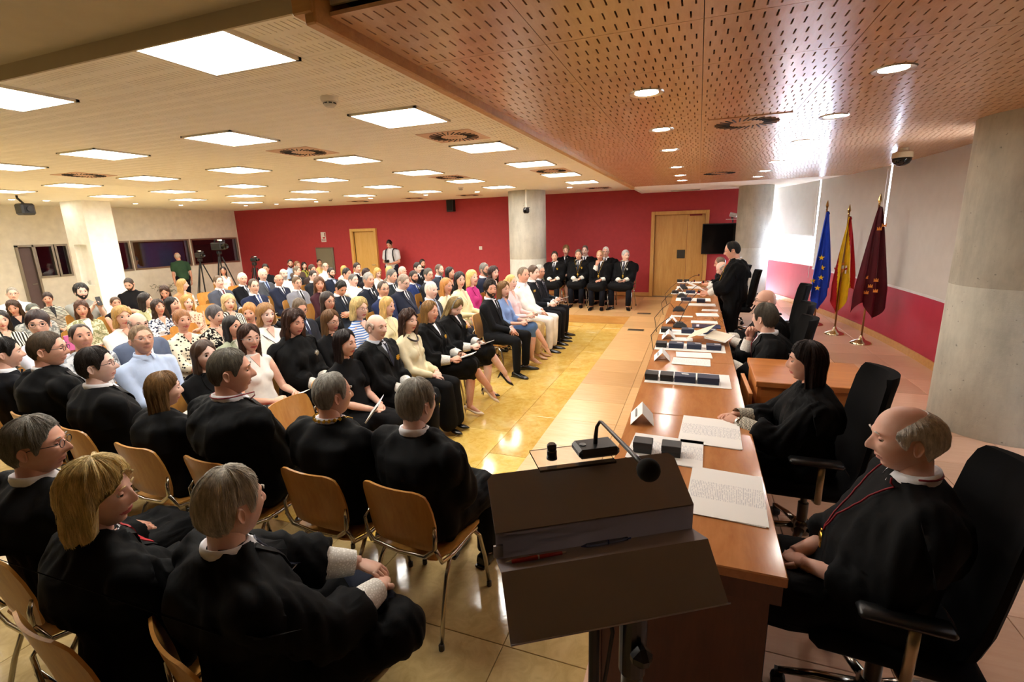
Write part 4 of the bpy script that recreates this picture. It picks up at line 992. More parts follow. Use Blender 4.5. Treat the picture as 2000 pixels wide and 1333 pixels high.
def person(pid, head, heading, label, sex='m', hair='short', hc='#2a2018', outfit='suit', c1='#1d2230', c2='#e8e8ec', c3=None, pat='', pc='#ffffff', arms='lap', legs='flat', yaw=0, pitch=0, tilt=0, lean=0, skin=None, gl=0, beard=None, belly=0, res=0, vox=.017, stand=False, fz=0.0, bottom=None, bc='#1b1c22', tie='#1c2030', shoe=None, extra=(), group='people seated in the audience', seed=None, wr=None, sc=None, bpat='', bpc='#ffffff', hb=1.0, grow=1.0):
    """head = world position of the middle of the head; the root is set on the floor below the hips"""
    seed = pid if seed is None else seed; kw = dict(sex=sex, arms=arms, legs=legs, lean=lean, stand=stand)
    if wr is not None: kw['wr'] = wr
    J = pose(**kw); zl = J['hp']+Vector((0, .02, .10))
    hv = HEADV[pid % 4]; M = Matrix.Translation(J['hp']) @ Matrix.Rotation(R(yaw), 4, 'Z') @ Matrix.Rotation(R(pitch), 4, 'X') @ Matrix.Rotation(R(tilt), 4, 'Y') @ Matrix.Translation((0, .022, .098))
    hl = M.translation; zt = head[2]-fz
    if sc is None: sc = zt/hl.z if stand else max(.86, min(1.12, (zt-.22)/(hl.z-.22)))
    rz = R(heading-90); rot = Matrix.Rotation(rz, 4, 'Z'); off = rot @ (hl*sc)
    root = empty('person', (head[0]-off.x, head[1]-off.y, fz+(0 if stand else zt-hl.z*sc)), rz, sc)
    tag(root, label, 'person', group); PEOPLE[pid] = root; root_J = J
    sk = skinm(skin or SKIN[seed % 5]); fem = sex == 'f'
    if bottom is None: bottom = {'suit': 'trousers', 'robe': '', 'uniform': 'trousers', 'dress': 'skirt'}.get(outfit, 'trousers')
    bare = 'legs' if bottom in ('skirt',) or (outfit == 'robe' and fem) else ''
    cv, cf = body_core(J, res, bare); V = list(cv); F = list(cf); MI = [0]*len(cf)
    hV, hF, hM = head_geo(sex, hv, res, hair not in ('long', 'bob', 'medium', 'wavy')); hV = [tuple((M @ Vector(p))) for p in hV]; arrays_to(V, F, MI, hV, hF, hM)
    mb = MB(); nb = J['neck']+Vector((0, -.004, -.05)); r0 = .047 if fem else .057
    mb.tube([nb, nb*.45+(M @ Vector((0, -.03, -.07)))*.55, M @ Vector((0, -.028, -.055)), M @ Vector((0, -.02, .0))], [r0*1.18, r0*.96, r0*.94, r0*.9], (12, 16, 22)[res]); arrays_to(V, F, MI, mb.v, mb.f, 0)
    me = bpy.data.meshes.new('body'); me.from_pydata(V, [], F); me.materials.append(None); me.materials.append(None); me.polygons.foreach_set('material_index', MI); me.polygons.foreach_set('use_smooth', [True]*len(F)); me.update()
    ob('body', me, [sk, skinm(LIP[sex])], root)
    for s in (-1, 1):
        ob('eye', eye_mesh(sex), [plain('#d9d4cc', .2), plain('#3a2416', .15), plain('#080605', .1)], root, M=M @ Matrix.Translation((s*.0315, .0735 if not fem else .0705, .012)))
        ob('eyebrow', brow_mesh(), hairm(hc if hair not in ('bald',) else '#6b5a4a'), root, M=M @ Matrix.Translation((s*.032, .0925 if not fem else .087, .0345)) @ Matrix.Scale(s, 4, (1, 0, 0)))
    if hair != 'bald': ob('hair', hair_mesh(hair, sex, hv, res, seed % (3 if res == 0 else 50)), hairm(hc), root, M=M @ Matrix.Scale(hb, 4))
    if beard: ob('beard', beard_mesh(sex, hv), hairm(beard), root, M=M)
    if gl: ob('glasses', glasses_mesh(), plain('#15120f' if gl == 1 else '#8a6a4a' if gl == 2 else '#9a9a9a', .3), root, M=M)
    ga = lambda kd: garment(kd, J, vox, belly, seed % 2 if res == 0 else seed)
    mf = fabric(c1, pat, pc)
    if outfit in ('suit', 'uniform'):
        g = ga('jacket'); jk = ob('jacket', g, mf, root); sh, ti, lp = fronts('jacket%.3f' % belly, J, g, .30 if outfit == 'suit' else .10)
        if outfit == 'suit': [ob('lapel', l, mf, jk) for l in lp]
        st_ = ob('shirt', sh, fabric(c2), root)
        if tie: ob('tie', ti, fabric(tie, rough=.5), root)
        ob('collar', collar_mesh(J), fabric(c2), st_)
        for n in 'RL':
            e_, w_ = J['el'+n], J['wr'+n]; d_ = (w_-e_).normalized(); ob('shirt_cuff', MB().tube([w_-d_*.035, w_-d_*.005], [.037, .036], 12), fabric(c2), st_)
    elif outfit == 'robe':
        g = ga('robe'); rb_ = ob('robe', g, fabric(c1, rough=.8), root)
        t = bvh(g)
        if 'open' not in extra:
            sh, ti, lp = fronts('robe%.3f' % belly, J, g, .22 if not fem else .16, .058); ob('shirt', sh, fabric(c2), root)
            if tie: ob('tie', ti, fabric(tie, rough=.5), root)
            for l in lp: ob('facing', l, fabric('#0a0a0a', rough=.5), rb_)
        if not fem or 'collar' in extra: ob('collar', collar_mesh(J, .066), fabric(c2), root)
        ob('cape', cape_mesh(g, J), fabric(c1, rough=.8), rb_)      # shoulder yoke of the robe
        if 'nocuff' not in extra:
            for n in 'RL':
                e_, w_ = J['el'+n], J['wr'+n]; d_ = (w_-e_).normalized(); cm = MB().tube([w_-d_*.165, w_-d_*.13, w_-d_*.06, w_-d_*.012], [.064, .063, .055, .047], 18, cap=False); cm.tube([w_-d_*.012, w_-d_*.05, w_-d_*.10], [.045, .051, .057], 18, cap=False)
                pat_ = 'key' if 'keycuff' in extra else 'lace'
                ob('lace_cuff', cm.mesh('lace_cuff', True), fabric('#d9d6cc' if pat_ == 'lace' else '#e2ddca', pat_, '#f6f4ee' if pat_ == 'lace' else '#55524a', .85, 1.0 if pat_ == 'lace' else 1.6), root)
        for em in [x for x in extra if x.startswith('emblem')]:
            col = {'emblemg': '#d9b54a', 'emblems': '#c9c9c4'}[em]; z = J['chest'].z+.02; x = -.085
            h = t.ray_cast(Vector((x, spine_y(J, z)+.20, z)), Vector((0, -1, 0)))[0]
            if h is not None:
                e = MB().lathe([(.001, .006), (.010, .006), (.013, .003), (.020, .004), (.022, 0)], 20, M=Matrix.Rotation(R(-90), 3, 'X'))
                for q in range(8): e.box((.022*math.cos(q*.785), .002, .022*math.sin(q*.785)), (.012, .004, .008), rot=(0, -q*.785, 0))
                ob('emblem', e.mesh('emblem', True, 40), metal(col, .35), root, loc=h+Vector((0, .006, 0)))
        for ch in [x for x in extra if x.startswith('chain')]:
            col = {'chaing': '#c9a23c', 'chains': '#c8c2a8', 'chainr': '#7a1420'}[ch]; pts = []
            for q in range(25):
                a = -math.pi/2+(q-12)/12*math.pi*.98; dr = max(0, math.cos((q-12)/12*math.pi*.5))**2
                pts.append((q, a))
            loop = []
            for q in range(33):
                u = -1+2*q/32; x = .085*math.sin(u*math.pi*.62)/math.sin(math.pi*.62)*(1 if abs(u) < 1 else 1)
                x = .082*u*1.1 if abs(u) < .9 else .09*math.copysign(1, u)
                z = J['neck'].z-.30*(1-abs(u))**1.0+.012; h = t.ray_cast(Vector((x, spine_y(J, z)+.30, z)), Vector((0, -1, 0)))[0]; y = h.y+.012 if h is not None else J['neck'].y+.085
                loop.append((x, y, z))
            bk = [(.09*math.cos(q), J['neck'].y+.01+.088*math.sin(q), J['neck'].z+.018) for q in [math.pi*k/10*-1 for k in range(0, 11)]]
            nc_ = ob('neck_chain' if ch != 'chainr' else 'neck_cord', MB().tube(loop+bk[1:], .0036 if ch == 'chainr' else .0026, 6).mesh('chain', True), metal(col, .3) if ch != 'chainr' else fabric(col, rough=.6), root)
            if ch == 'chaing' or ch == 'chains':
                for q in range(0, 11): ob('chain_link', MB().lathe([(.007, -.0015), (.011, -.0015), (.011, .0015), (.007, .0015)], 12, M=Matrix.Rotation(R(65), 3, 'X')), metal(col, .3), nc_, loc=bk[q])
            mp = Vector(loop[16]); ob('medal', MB().lathe([(.001, .004), (.014, .005), (.02, .003), (.022, 0)], 16, M=Matrix.Rotation(R(-90), 3, 'X')).box((0, .0, -.03), (.018, .005, .03)).box((0, 0, .024), (.012, .005, .016)).mesh('medal', True, 40), metal('#d4ac48', .3), nc_, loc=mp+Vector((0, .008, -.03)))
        if 'sash' in extra: ob('red_stole', front_patch(t, [[(-.05+.1*k/4, J['neck'].z-.01-.10*i/5) for k in range(5)] for i in range(6)], .012, .006, J).mesh('stole', True), fabric('#b8242c', rough=.5), root)
    else:
        kd = {'shirt': 'shirt', 'tee': 'tee', 'blouse': 'blouse', 'top': 'top', 'dress': 'top', 'blazer': 'jacket', 'cardigan': 'jacket', 'sleeve': 'shirt'}[outfit]
        g = ga(kd); gb_ = ob({'shirt': 'shirt', 'tee': 'tee_shirt', 'blouse': 'blouse', 'top': 'sleeveless_top', 'dress': 'dress_top', 'blazer': 'blazer', 'cardigan': 'cardigan', 'sleeve': 'blouse'}[outfit], g, mf, root)
        if outfit in ('blazer', 'cardigan'):
            sh, ti, lp = fronts('jacket%.3f' % belly, J, g, .24, .05); ob('blouse', sh, fabric(c2), root)
            if outfit == 'blazer': [ob('lapel', l, mf, gb_) for l in lp]
        elif outfit in ('top', 'dress', 'blouse', 'sleeve') and fem:
            sh, ti, lp = fronts(kd+'%.3f' % belly, J, g, .12, .055); ob('neckline', sh, sk, root)
        if outfit in ('shirt',): ob('collar', collar_mesh(J), mf, gb_); sh, ti, lp = fronts('shirt%.3f' % belly, J, g, .40, .012); ob('placket', sh, mf, gb_)
    if bottom: 
        bg_ = ga({'trousers': 'trousers', 'skirt': 'skirt', 'long_skirt': 'long_skirt', 'wide': 'wide_trousers'}[bottom]); ob('skirt' if 'skirt' in bottom else 'trousers', bg_, fabric(bc if bottom != 'skirt' or outfit != 'dress' else c1, bpat or (pat if outfit == 'dress' else ''), bpc if bpat else pc), root)
    elif not fem:
        tr = MB()
        for n in 'RL': tr.tube([J['kn'+n], J['kn'+n]*.5+J['an'+n]*.5, J['an'+n]+Vector((0, 0, .01))], [.06, .058, .055], 12)
        for q, n in enumerate('RL'): ob('trouser_leg', MB().tube([J['kn'+n], J['kn'+n]*.5+J['an'+n]*.5, J['an'+n]+Vector((0, 0, .01))], [.068, .064, .060], 12).mesh('trouser_leg', True), fabric(bc), root)
    sm = shoe_mesh('pump' if fem and shoe != 'flat' else 'oxford')
    for n in 'RL':
        Mt = foot_frame(J, n, fem and shoe != 'flat')
        ob('shoe', sm, plain(c3 or '#0d0c0c', .25), root, M=Mt)
    root['_n'] = 0; del root['_n']
    return root, J, M
def world_of(pid, local):
    r = PEOPLE[pid]; return Matrix.LocRotScale(r.location, r.rotation_euler, r.scale) @ Vector(local)
# ================================================================== furniture
m_ply = wood('#b5772e', '#d09a4e', .35, (8, 8, .9)); m_chrome = metal('#b9b3a6', .22); m_bs = plain('#0b0b0c', .55, var=.1)
def build_chair():
    c = empty('stacking_chair'); n = 13
    def shell(rows, t):         # rows of (y, z, half width, dish), thickness along local normal
        top, bot = [], []
        for i, (y, z, w, dz, dy) in enumerate(rows):
            a = rows[max(0, i-1)]; b = rows[min(len(rows)-1, i+1)]; ty, tz = b[0]-a[0], b[1]-a[1]; L = math.hypot(ty, tz); ny, nz = -tz/L, ty/L
            top.append([(w*u, y+dy*(u*u), z+dz*(u*u)) for u in [-1+2*k/(n-1) for k in range(n)]]); bot.append([(x, yy-ny*t, zz-nz*t) for x, yy, zz in top[-1]])
        mb = MB().grid(top).grid(bot)
        for A, B in ((top[0], bot[0]), (top[-1], bot[-1])): mb.grid([A, B])
        for q in (0, -1): mb.grid([[r[q] for r in top], [r[q] for r in bot]])
        return mb
    seat = [(-.205, .462, .16, .004, 0), (-.19, .455, .19, .006, 0), (-.10, .448, .215, .010, 0), (.02, .448, .225, .012, 0), (.12, .452, .225, .010, 0), (.19, .450, .215, .004, 0), (.225, .436, .195, 0, 0), (.235, .424, .16, 0, 0)]
    ob('seat', shell(seat, .011).mesh('seat', True, 50), m_ply, c)
    back = [(-.212, .50, .15, 0, .010), (-.222, .515, .185, 0, .020), (-.236, .58, .205, 0, .030), (-.250, .66, .212, 0, .036), (-.266, .74, .210, 0, .036), (-.278, .80, .203, 0, .032), (-.284, .835, .190, 0, .028), (-.287, .850, .165, 0, .022), (-.288, .857, .13, 0, .016)]
    ob('backrest', shell(back, .011).mesh('backrest', True, 50), m_ply, c)
    lp = [(-.205, -.215, .66), (-.222, -.235, .62), (-.215, -.235, .545), (-.16, -.245, .50), (0, -.25, .488), (.16, -.245, .50), (.215, -.235, .545), (.222, -.235, .62), (.205, -.215, .66)]
    ob('back_bracket', MB().tube(lp, [.008, .012, .013, .013, .013, .013, .013, .012, .008], 8, flat=.7).mesh('b', True), m_chrome, c)
    for s in (-1, 1):
        ob('side_rail', MB().tube([(s*.218, -.235, .55), (s*.228, -.20, .46), (s*.215, -.08, .425), (s*.205, .10, .425), (s*.205, .17, .42)], .011, 8).mesh('rail', True), m_chrome, c)
        l1 = ob('leg', MB().tube([(s*.20, .14, .425), (s*.212, .19, .36), (s*.225, .22, .20), (s*.235, .235, .012)], .0115, 8).mesh('leg', True), m_chrome, c)
        l2 = ob('leg', MB().tube([(s*.20, -.08, .425), (s*.212, -.15, .34), (s*.226, -.215, .18), (s*.238, -.265, .012)], .0115, 8).mesh('leg', True), m_chrome, c)
        for y in (.235, -.265): ob('foot_cap', MB().lathe([(.015, 0), (.015, .03), (.011, .034)], 10, (s*(.235 if y > 0 else .238), y, 0)), plain('#3a352c', .5), l1 if y > 0 else l2)
    return c
CH0 = build_chair(); CH_USED = [False]
def chair_at(x, y, z, heading, label, group='beech stacking chairs of the audience'):
    o = CH0 if not CH_USED[0] else copy_tree(CH0); CH_USED[0] = True
    o.location = (x, y, z); o.rotation_euler = (0, 0, R(heading-90)); tag(o, label, 'chair', group); return o
def build_office():
    c = empty('office_chair'); B = fabric('#0c0c0d', rough=.9)
    n = 15; fr, bk = [], []
    for y, z, w in ((-.20, .50, .20), (-.215, .53, .225), (-.235, .62, .235), (-.25, .75, .24), (-.27, .90, .235), (-.29, 1.02, .225), (-.305, 1.08, .205), (-.312, 1.11, .17)):
        f = [(w*u, y+.055*u*u, z) for u in [-1+2*k/(n-1) for k in range(n)]]; fr.append(f); bk.append([(x*1.0, yy-.045*(1-.5*abs(x/w)**4), zz) for x, yy, zz in f])
    mb = MB().grid(fr).grid(bk)
    for A, D in ((fr[0], bk[0]), (fr[-1], bk[-1])): mb.grid([A, D])
    for q in (0, -1): mb.grid([[r[q] for r in fr], [r[q] for r in bk]])
    ob('backrest', mb.mesh('back', True, 60), B, c)
    ob('seat', MB().box((0, .02, .46), (.50, .48, .08), bev=.03).mesh('seat', True, 60), B, c)
    ob('spine', MB().tube([(0, -.05, .41), (0, -.24, .42), (0, -.31, .55), (0, -.31, .72)], .022, 8, flat=.6).mesh('s', True), plain('#161616', .5), c)
    for s in (-1, 1):
        ob('arm_post', MB().tube([(s*.22, .0, .42), (s*.285, .0, .44), (s*.29, .0, .55), (s*.29, 0, .655)], .017, 10, flat=.7).mesh('p', True), metal('#b8a888', .35), c)
        ob('armrest', MB().box((s*.29, .03, .672), (.075, .25, .03), bev=.012).mesh('a', True, 60), plain('#121212', .35), c)
    ob('gas_lift', MB().lathe([(.028, .14), (.028, .28), (.018, .285), (.018, .42)], 14).mesh('g', True, 40), metal('#5a564c', .3), c)
    hub = ob('base_hub', MB().lathe([(.05, .09), (.05, .15), (.036, .17)], 16).mesh('h', True, 40), metal('#9a948a', .25), c)
    for k in range(5):
        a = 2*math.pi*k/5+.3; d = Vector((math.cos(a), math.sin(a), 0)); ob('base_arm', MB().tube([d*.04+Vector((0, 0, .125)), d*.18+Vector((0, 0, .105)), d*.31+Vector((0, 0, .075))], [.026, .022, .016], 8, flat=.6).mesh('arm', True), metal('#9a948a', .2), hub)
        p = d*.31; ob('castor', MB().lathe([(.001, -.022), (.026, -.022), (.029, -.012), (.029, .012), (.026, .022), (.001, .022)], 14, (p.x, p.y, .030), M=Matrix.Rotation(a, 3, 'Z') @ Matrix.Rotation(R(90), 3, 'X')).box((p.x, p.y, .062), (.03, .03, .03)), plain('#0d0d0d', .4), c)
    return c
OF0 = build_office(); OF_USED = [False]
def office_at(x, y, heading, label):
    o = OF0 if not OF_USED[0] else copy_tree(OF0); OF_USED[0] = True
    o.location = (x, y, ZD); o.rotation_euler = (0, 0, R(heading-90)); tag(o, label, 'chair', 'black office chairs behind the table'); return o

# ------------------------------------------------------------------ long table
m_tab = wood('#ab6a38', '#c98a54', .16, (5, 1, 5), coat=.3); m_tabd = wood('#4a2412', '#6a3820', .35, (6, 6, 1)); ZT = .92
tb = empty('conference_table', (0, 6.3, ZD)); tag(tb, 'long glossy brown wooden table running along the dais', 'table')
ys = [1.60, 2.98, 4.28, 5.85, 7.42, 9.0, 10.75]
for a, b in zip(ys, ys[1:]):
    h = ZT-ZD
    ob('table_top', MB().box((0, (a+b)/2-6.3, h-.02), (.68, b-a-.004, .04), bev=.004), m_tab, tb)
    ob('front_panel', MB().box((-.29, (a+b)/2-6.3, (h-.04)/2), (.025, b-a-.06, h-.05)), m_tabd, tb)
    ob('end_panel', MB().box((0, a+.06-6.3, (h-.04)/2), (.60, .03, h-.04)), m_tabd, tb)
ob('end_panel', MB().box((0, ys[-1]-.06-6.3, (h-.04)/2), (.60, .03, h-.04)), m_tabd, tb)
ob('apron', MB().box((0, 1.63-6.3, h-.08), (.66, .03, .08)), m_tabd, tb)
# side desk behind the table
m_dk = wood('#b56a30', '#d0894a', .3, (1, 7, 7)); dz = .82
o = empty('side_desk', (.80, 3.93, ZD)); tag(o, 'orange wooden side desk behind the dark haired woman', 'desk')
ob('desk_top', MB().box((0, 0, dz-.02), (.74, .66, .04), bev=.004), m_dk, o); ob('side_panel', MB().box((-.34, 0, (dz-.04)/2), (.03, .60, dz-.04)), m_dk, o); ob('side_panel', MB().box((.34, 0, (dz-.04)/2), (.03, .60, dz-.04)), m_dk, o)
ob('back_panel', MB().box((0, -.29, (dz-.04)/2), (.66, .025, dz-.04)), m_dk, o); ob('shelf', MB().box((0, 0, .35), (.65, .56, .02)), m_dk, o)
o = empty('modesty_board', (.395, 3.84, ZD)); tag(o, 'loose upright wooden board between table and side desk', 'board')
ob('panel', MB().box((0, 0, .36), (.022, .50, .72), rot=(0, .0, .03), bev=.003), m_dk, o); ob('edge_strip', MB().box((0, 0, .725), (.026, .50, .012), rot=(0, 0, .03)), wood('#c88448', '#dc9c60', .3), o)

# ------------------------------------------------------------------ things on the table
m_paper = plain('#f2f1ec', .7, var=.02); m_print = printed(); PN = 0
def sheet(x, y, w, d, rz, label, mm=None, z=ZT, lip=True, group='papers on the table'):
    o = empty('paper_sheets', (x, y, z+.001), R(rz)); tag(o, label, 'papers', group)
    ob('sheet', MB().box((0, 0, .0012), (w, d, .0024)), m_paper, o)
    if lip: ob('sheet', MB().box((.006, -.004, .0034), (w*.985, d*.98, .0016), rot=(0, 0, .03)), mm or m_print, o)
    return o
def carton(x, y, w, d, h, col, label, tagx=None, rz=0, z=ZT+.003):
    o = empty('gift_box', (x, y, z), R(rz)); tag(o, label, 'box', 'small presentation boxes on the table')
    ob('box_base', MB().box((0, 0, h*.35), (w-.004, d-.004, h*.7), bev=.002), plain(col, .55), o); lid = ob('box_lid', MB().box((0, 0, h*.72), (w, d, h*.56), bev=.003), plain(col, .5), o)
    if tagx is not None: ob('paper_tag', MB().box((tagx, 0, h+.003), (.05, .022, .002), rot=(0, .08, .3)), m_paper, lid)
def tent(x, y, rz, label):
    o = empty('name_card', (x, y, ZT), R(rz)); tag(o, label, 'name card', 'folded name cards on the table')
    for s in (-1, 1): ob('card_face', MB().box((s*.033, 0, .037), (.002, .20, .10), rot=(0, -s*.72, 0)), m_paper, o)
    ob('printed_line', MB().box((-.036, 0, .042), (.001, .12, .012), rot=(0, .72, 0)), plain('#7a7878', .6), o)
def mic(x, y, tip, label, rz=0):
    o = empty('table_microphone', (x, y, ZT)); tag(o, label, 'microphone', 'gooseneck microphones on the table')
    b = MB(); b.prism([(-.075, -.06), (.075, -.06), (.075, .06), (-.075, .06)], 0, .012); b.add([(-.075, -.06, .012), (.075, -.06, .012), (.075, .06, .012), (-.075, .06, .012), (-.035, -.03, .058), (.02, -.03, .058), (.02, .04, .058), (-.035, .04, .058)], [(0, 1, 5, 4), (1, 2, 6, 5), (2, 3, 7, 6), (3, 0, 4, 7), (4, 5, 6, 7)])
    ob('base', b, m_bs, o); t = Vector(tip)-Vector((x, y, ZT)); P0 = Vector((-.01, .0, .055)); pts = [P0+(t-P0)*u+Vector((0, 0, .05*math.sin(math.pi*u))) for u in [k/8 for k in range(9)]]
    ob('gooseneck', MB().tube(pts, .0045, 6).mesh('g', True), m_bs, o); ob('capsule', MB().ball(t, (.013, .013, .020), 10, 8), m_bs, o); ob('light_ring', MB().tube([t-(t-pts[-2]).normalized()*.022, t-(t-pts[-2]).normalized()*.014], .0105, 10), plain('#b4202a', .4), o)
    cb = [(-.06, .02, .02), (-.12, .05, .10), (-.22, .0, .02), (-.31, -.05, -.10), (-.27, -.12, -.28)]
    P = [Vector(q) for q in cb]; fine = []
    for i in range(len(P)-1):
        for u in (0, .33, .66): fine.append(P[i].lerp(P[i+1], u))
    fine.append(P[-1]); ob('cable', MB().tube(fine, .004, 6).mesh('c', True), m_bs, o)
nv = '#1f2a44'; bk = '#161616'
sheet(-.02, 3.76, .60, .34, 0, 'wide white sheet under the four boxes nearest the orange desk', lip=False)
for i, (x, w, c, tg) in enumerate(((-.275, .095, bk, None), (-.165, .095, bk, None), (-.035, .15, nv, .0), (.125, .15, nv, None))):
    carton(x, 3.70, w, .11, .05, c, ['black square box at the table edge in the row nearest the orange desk', 'second black square box in the row nearest the orange desk', 'navy box with a paper tag in the row nearest the orange desk', 'plain navy box nearest the orange desk, right of the tagged one'][i], tg)
sheet(-.02, 4.78, .62, .30, 0, 'white sheet under the four boxes before the resting grey haired man', lip=False)
for i, (x, w, c, tg) in enumerate(((-.275, .10, bk, None), (-.14, .135, nv, .03), (.02, .13, nv, .03), (.19, .13, nv, .03))):
    carton(x, 4.76, w, .11, .045, c, ['black square box starting the row before the resting grey haired man', 'first tagged navy box in the row before the resting grey haired man', 'second tagged navy box in the row before the resting grey haired man', 'tagged navy box partly under the open folder'][i], tg)
sheet(-.05, 5.46, .58, .26, 0, 'white sheet under the boxes just behind the name card and near microphone', lip=False)
for i, (x, w, c, tg) in enumerate(((-.27, .11, bk, None), (-.05, .13, nv, .03), (.17, .13, nv, .03))):
    carton(x, 5.46, w, .12, .045, c, ['black square box beside the nearest table microphone', 'tagged navy box beside the nearest table microphone', 'navy box behind the open folder'][i], tg)
sheet(-.10, 2.47, .36, .32, -3, 'white form under two dark boxes near the lectern')
for i, x in enumerate((-.21, -.07)): carton(x, 2.42, .095, .085, .06, '#2a2b2c', ['left dark grey box behind the lectern microphone', 'right dark grey box behind the lectern plate'][i])
for i, (x, y, w, c) in enumerate(((-.31, 8.66, .11, bk), (-.07, 8.7, .15, nv), (-.12, 7.85, .15, nv), (.09, 7.72, .12, nv), (-.30, 10.4, .10, bk), (-.17, 10.42, .10, bk), (-.22, 9.55, .10, nv))):
    carton(x, y, w, .11, .045, c, ['black box at the table edge beyond the speaker papers', 'navy box in the middle of the table beyond the speaker papers', 'navy box left of the speaker hands', 'navy box just under the speaker cuffs', 'left of the two farthest black boxes at the table end', 'right of the two farthest black boxes at the table end', 'small navy box near the far table end'][i])
sheet(.17, 2.10, .30, .42, -4, 'printed letter on white envelope before the elderly man', group='papers on the table'); sheet(.12, 2.78, .31, .40, -3, 'printed sheets under the clasped hands of the dark haired woman')
sheet(.00, 4.26, .30, .22, -2, 'printed sheets between name card and box row by the orange desk'); sheet(.02, 4.50, .30, .18, 3, 'blank white sheet behind the printed sheets by the orange desk', lip=False)
sheet(-.10, 5.12, .20, .16, 0, 'small printed sheet behind the four tagged boxes'); sheet(.12, 6.10, .29, .16, 0, 'white pad on the dark blue magazine near the speaker'); sheet(.16, 6.62, .26, .22, 4, 'loose white papers near the speaker robe'); sheet(.20, 6.98, .20, .14, -5, 'small paper stack just before the speaker'); sheet(-.14, 6.45, .26, .09, 0, 'white strip of card between the two nearest microphones', lip=False)
sheet(.10, 7.45, .36, .22, 0, 'white papers below the speaker cuffs'); sheet(-.02, 7.95, .50, .32, 0, 'broad sheet under navy boxes left of speaker', lip=False); sheet(-.1, 8.7, .55, .28, 0, 'sheet beneath the boxes beyond the speaker', lip=False); sheet(-.12, 9.5, .40, .3, 0, 'papers before the bald man at the far end'); sheet(-.08, 10.35, .52, .26, 0, 'sheet under the farthest black boxes', lip=False)
o = empty('magazine', (.14, 5.84, ZT+.001)); tag(o, 'dark blue magazine lying on the table near the speaker', 'magazine'); ob('cover', MB().box((0, 0, .004), (.30, .20, .008), bev=.001), fabric('#1a2038', 'floral', '#3c4468', rough=.3), o); ob('title', MB().box((-.09, .0, .0085), (.03, .12, .001)), plain('#c9ccd8', .5), o)
o = empty('open_folder', (.17, 5.06, ZT+.05), R(-20)); tag(o, 'open cream folder propped over navy boxes by the resting man', 'folder')
ob('leaf', MB().box((-.10, 0, .045), (.22, .29, .003), rot=(.10, -.42, 0)), plain('#ded7bd', .7), o); ob('leaf', MB().box((.09, -.02, .02), (.20, .29, .003), rot=(.06, .10, 0)), m_paper, o); ob('leaf', MB().box((.08, -.02, .028), (.19, .28, .002), rot=(.06, .14, 0)), plain('#e8e2cc', .7), o)
for x, y, rz, l in ((-.26, 2.86, 6, 'folded name card nearest the lectern'), (-.24, 4.32, 4, 'folded name card beside the printed sheets by the orange desk'), (-.23, 5.16, 3, 'folded name card beside the resting man row of boxes'), (-.24, 6.02, 3, 'folded name card beside the nearest table microphone'), (-.26, 9.0, 2, 'folded name card near the far end of the table')): tent(x, y, rz, l)
mic(-.14, 5.76, (.04, 5.9, 1.31), 'nearest table microphone with long neck before the standing speaker'); mic(-.19, 6.88, (.10, 7.2, 1.28), 'second table microphone from the camera'); mic(-.19, 8.22, (-.02, 8.5, 1.15), 'third table microphone from the camera'); mic(-.2, 9.3, (.05, 9.5, 1.15), 'farthest table microphone near the bald man')

# ------------------------------------------------------------------ lectern
o = empty('lectern', (-.16, 1.12, 0)); tag(o, 'dark grey folded steel lectern in the foreground', 'lectern'); L0 = Vector((-.16, 1.12, 0))
e = Vector((.848, .53, 0)).normalized(); nrm = Vector((.53, -.848, 0))       # nrm towards the reader
c0 = Vector((-.246, 1.131, 0)); prof = [(0, 1.478), (.112, 1.390), (.112, 1.322), (.178, 1.338), (.268, 1.236), (.276, 1.243)]; m_plate = plain('#8f878a', .45, metal=.05, var=.04)
def strip(i, half=.25, t=.004, rnd=False):
    (a, za), (b, zb) = prof[i], prof[i+1]; mb = MB(); xs_ = [-half, -half+.012, half-.012, half]; P = lambda u, w, z: c0+e*u+nrm*w+Vector((0, 0, z))-L0
    d = Vector((b-a, zb-za)).normalized(); G = []
    for q in range(2):
        off = -t*q; row = []
        pts = [(-half, a+d[0]*.014 if rnd else a, za+d[1]*.014 if rnd else za), (-half+.014, a, za), (half-.014, a, za), (half, a+d[0]*.014 if rnd else a, za+d[1]*.014 if rnd else za), (half, b, zb), (-half, b, zb)]
        row = [P(u, w, z+off) for u, w, z in pts]; G.append(row)
    n = 6; mb.add(G[0]+G[1], [tuple(range(n)), tuple(range(n, 2*n))[::-1]]+[(i_, (i_+1) % n, n+(i_+1) % n, n+i_) for i_ in range(n)]); return mb
for i, nm in enumerate(('upper_plate', 'step', 'pen_shelf', 'lower_plate', 'front_lip')): ob(nm, strip(i, rnd=i == 0), m_plate, o)
def LP(u, w, z): return c0+e*u+nrm*w+Vector((0, 0, z))-L0
ob('edge_clip', MB().box(LP(-.245, .115, 1.345), (.022, .006, .03), rot=(0, 0, .56)), metal('#8a8480', .4), o)
pc = LP(.06, .19, 0); ob('pole', MB().tube([(pc.x, pc.y, .03), (pc.x, pc.y, 1.10)], .026, 18).mesh('pole', True), metal('#8c857c', .3), o); ob('clamp', MB().tube([(pc.x, pc.y, 1.02), (pc.x, pc.y, 1.18), (pc.x, pc.y, 1.24)], [.032, .033, .028], 18).box((pc.x+nrm.x*.045, pc.y+nrm.y*.045, 1.10), (.05, .05, .05), rot=(0, 0, .56), bev=.018), plain('#16161a', .25), o)
ob('tilt_head', MB().box((pc.x-nrm.x*.03, pc.y-nrm.y*.03, 1.235), (.09, .06, .03), rot=(0, 0, .56)), plain('#1a1a1a', .4), o); ob('foot_plate', MB().lathe([(.20, 0), (.20, .012), (.03, .03)], 28, (pc.x, pc.y, .0)), plain('#26221f', .4), o)
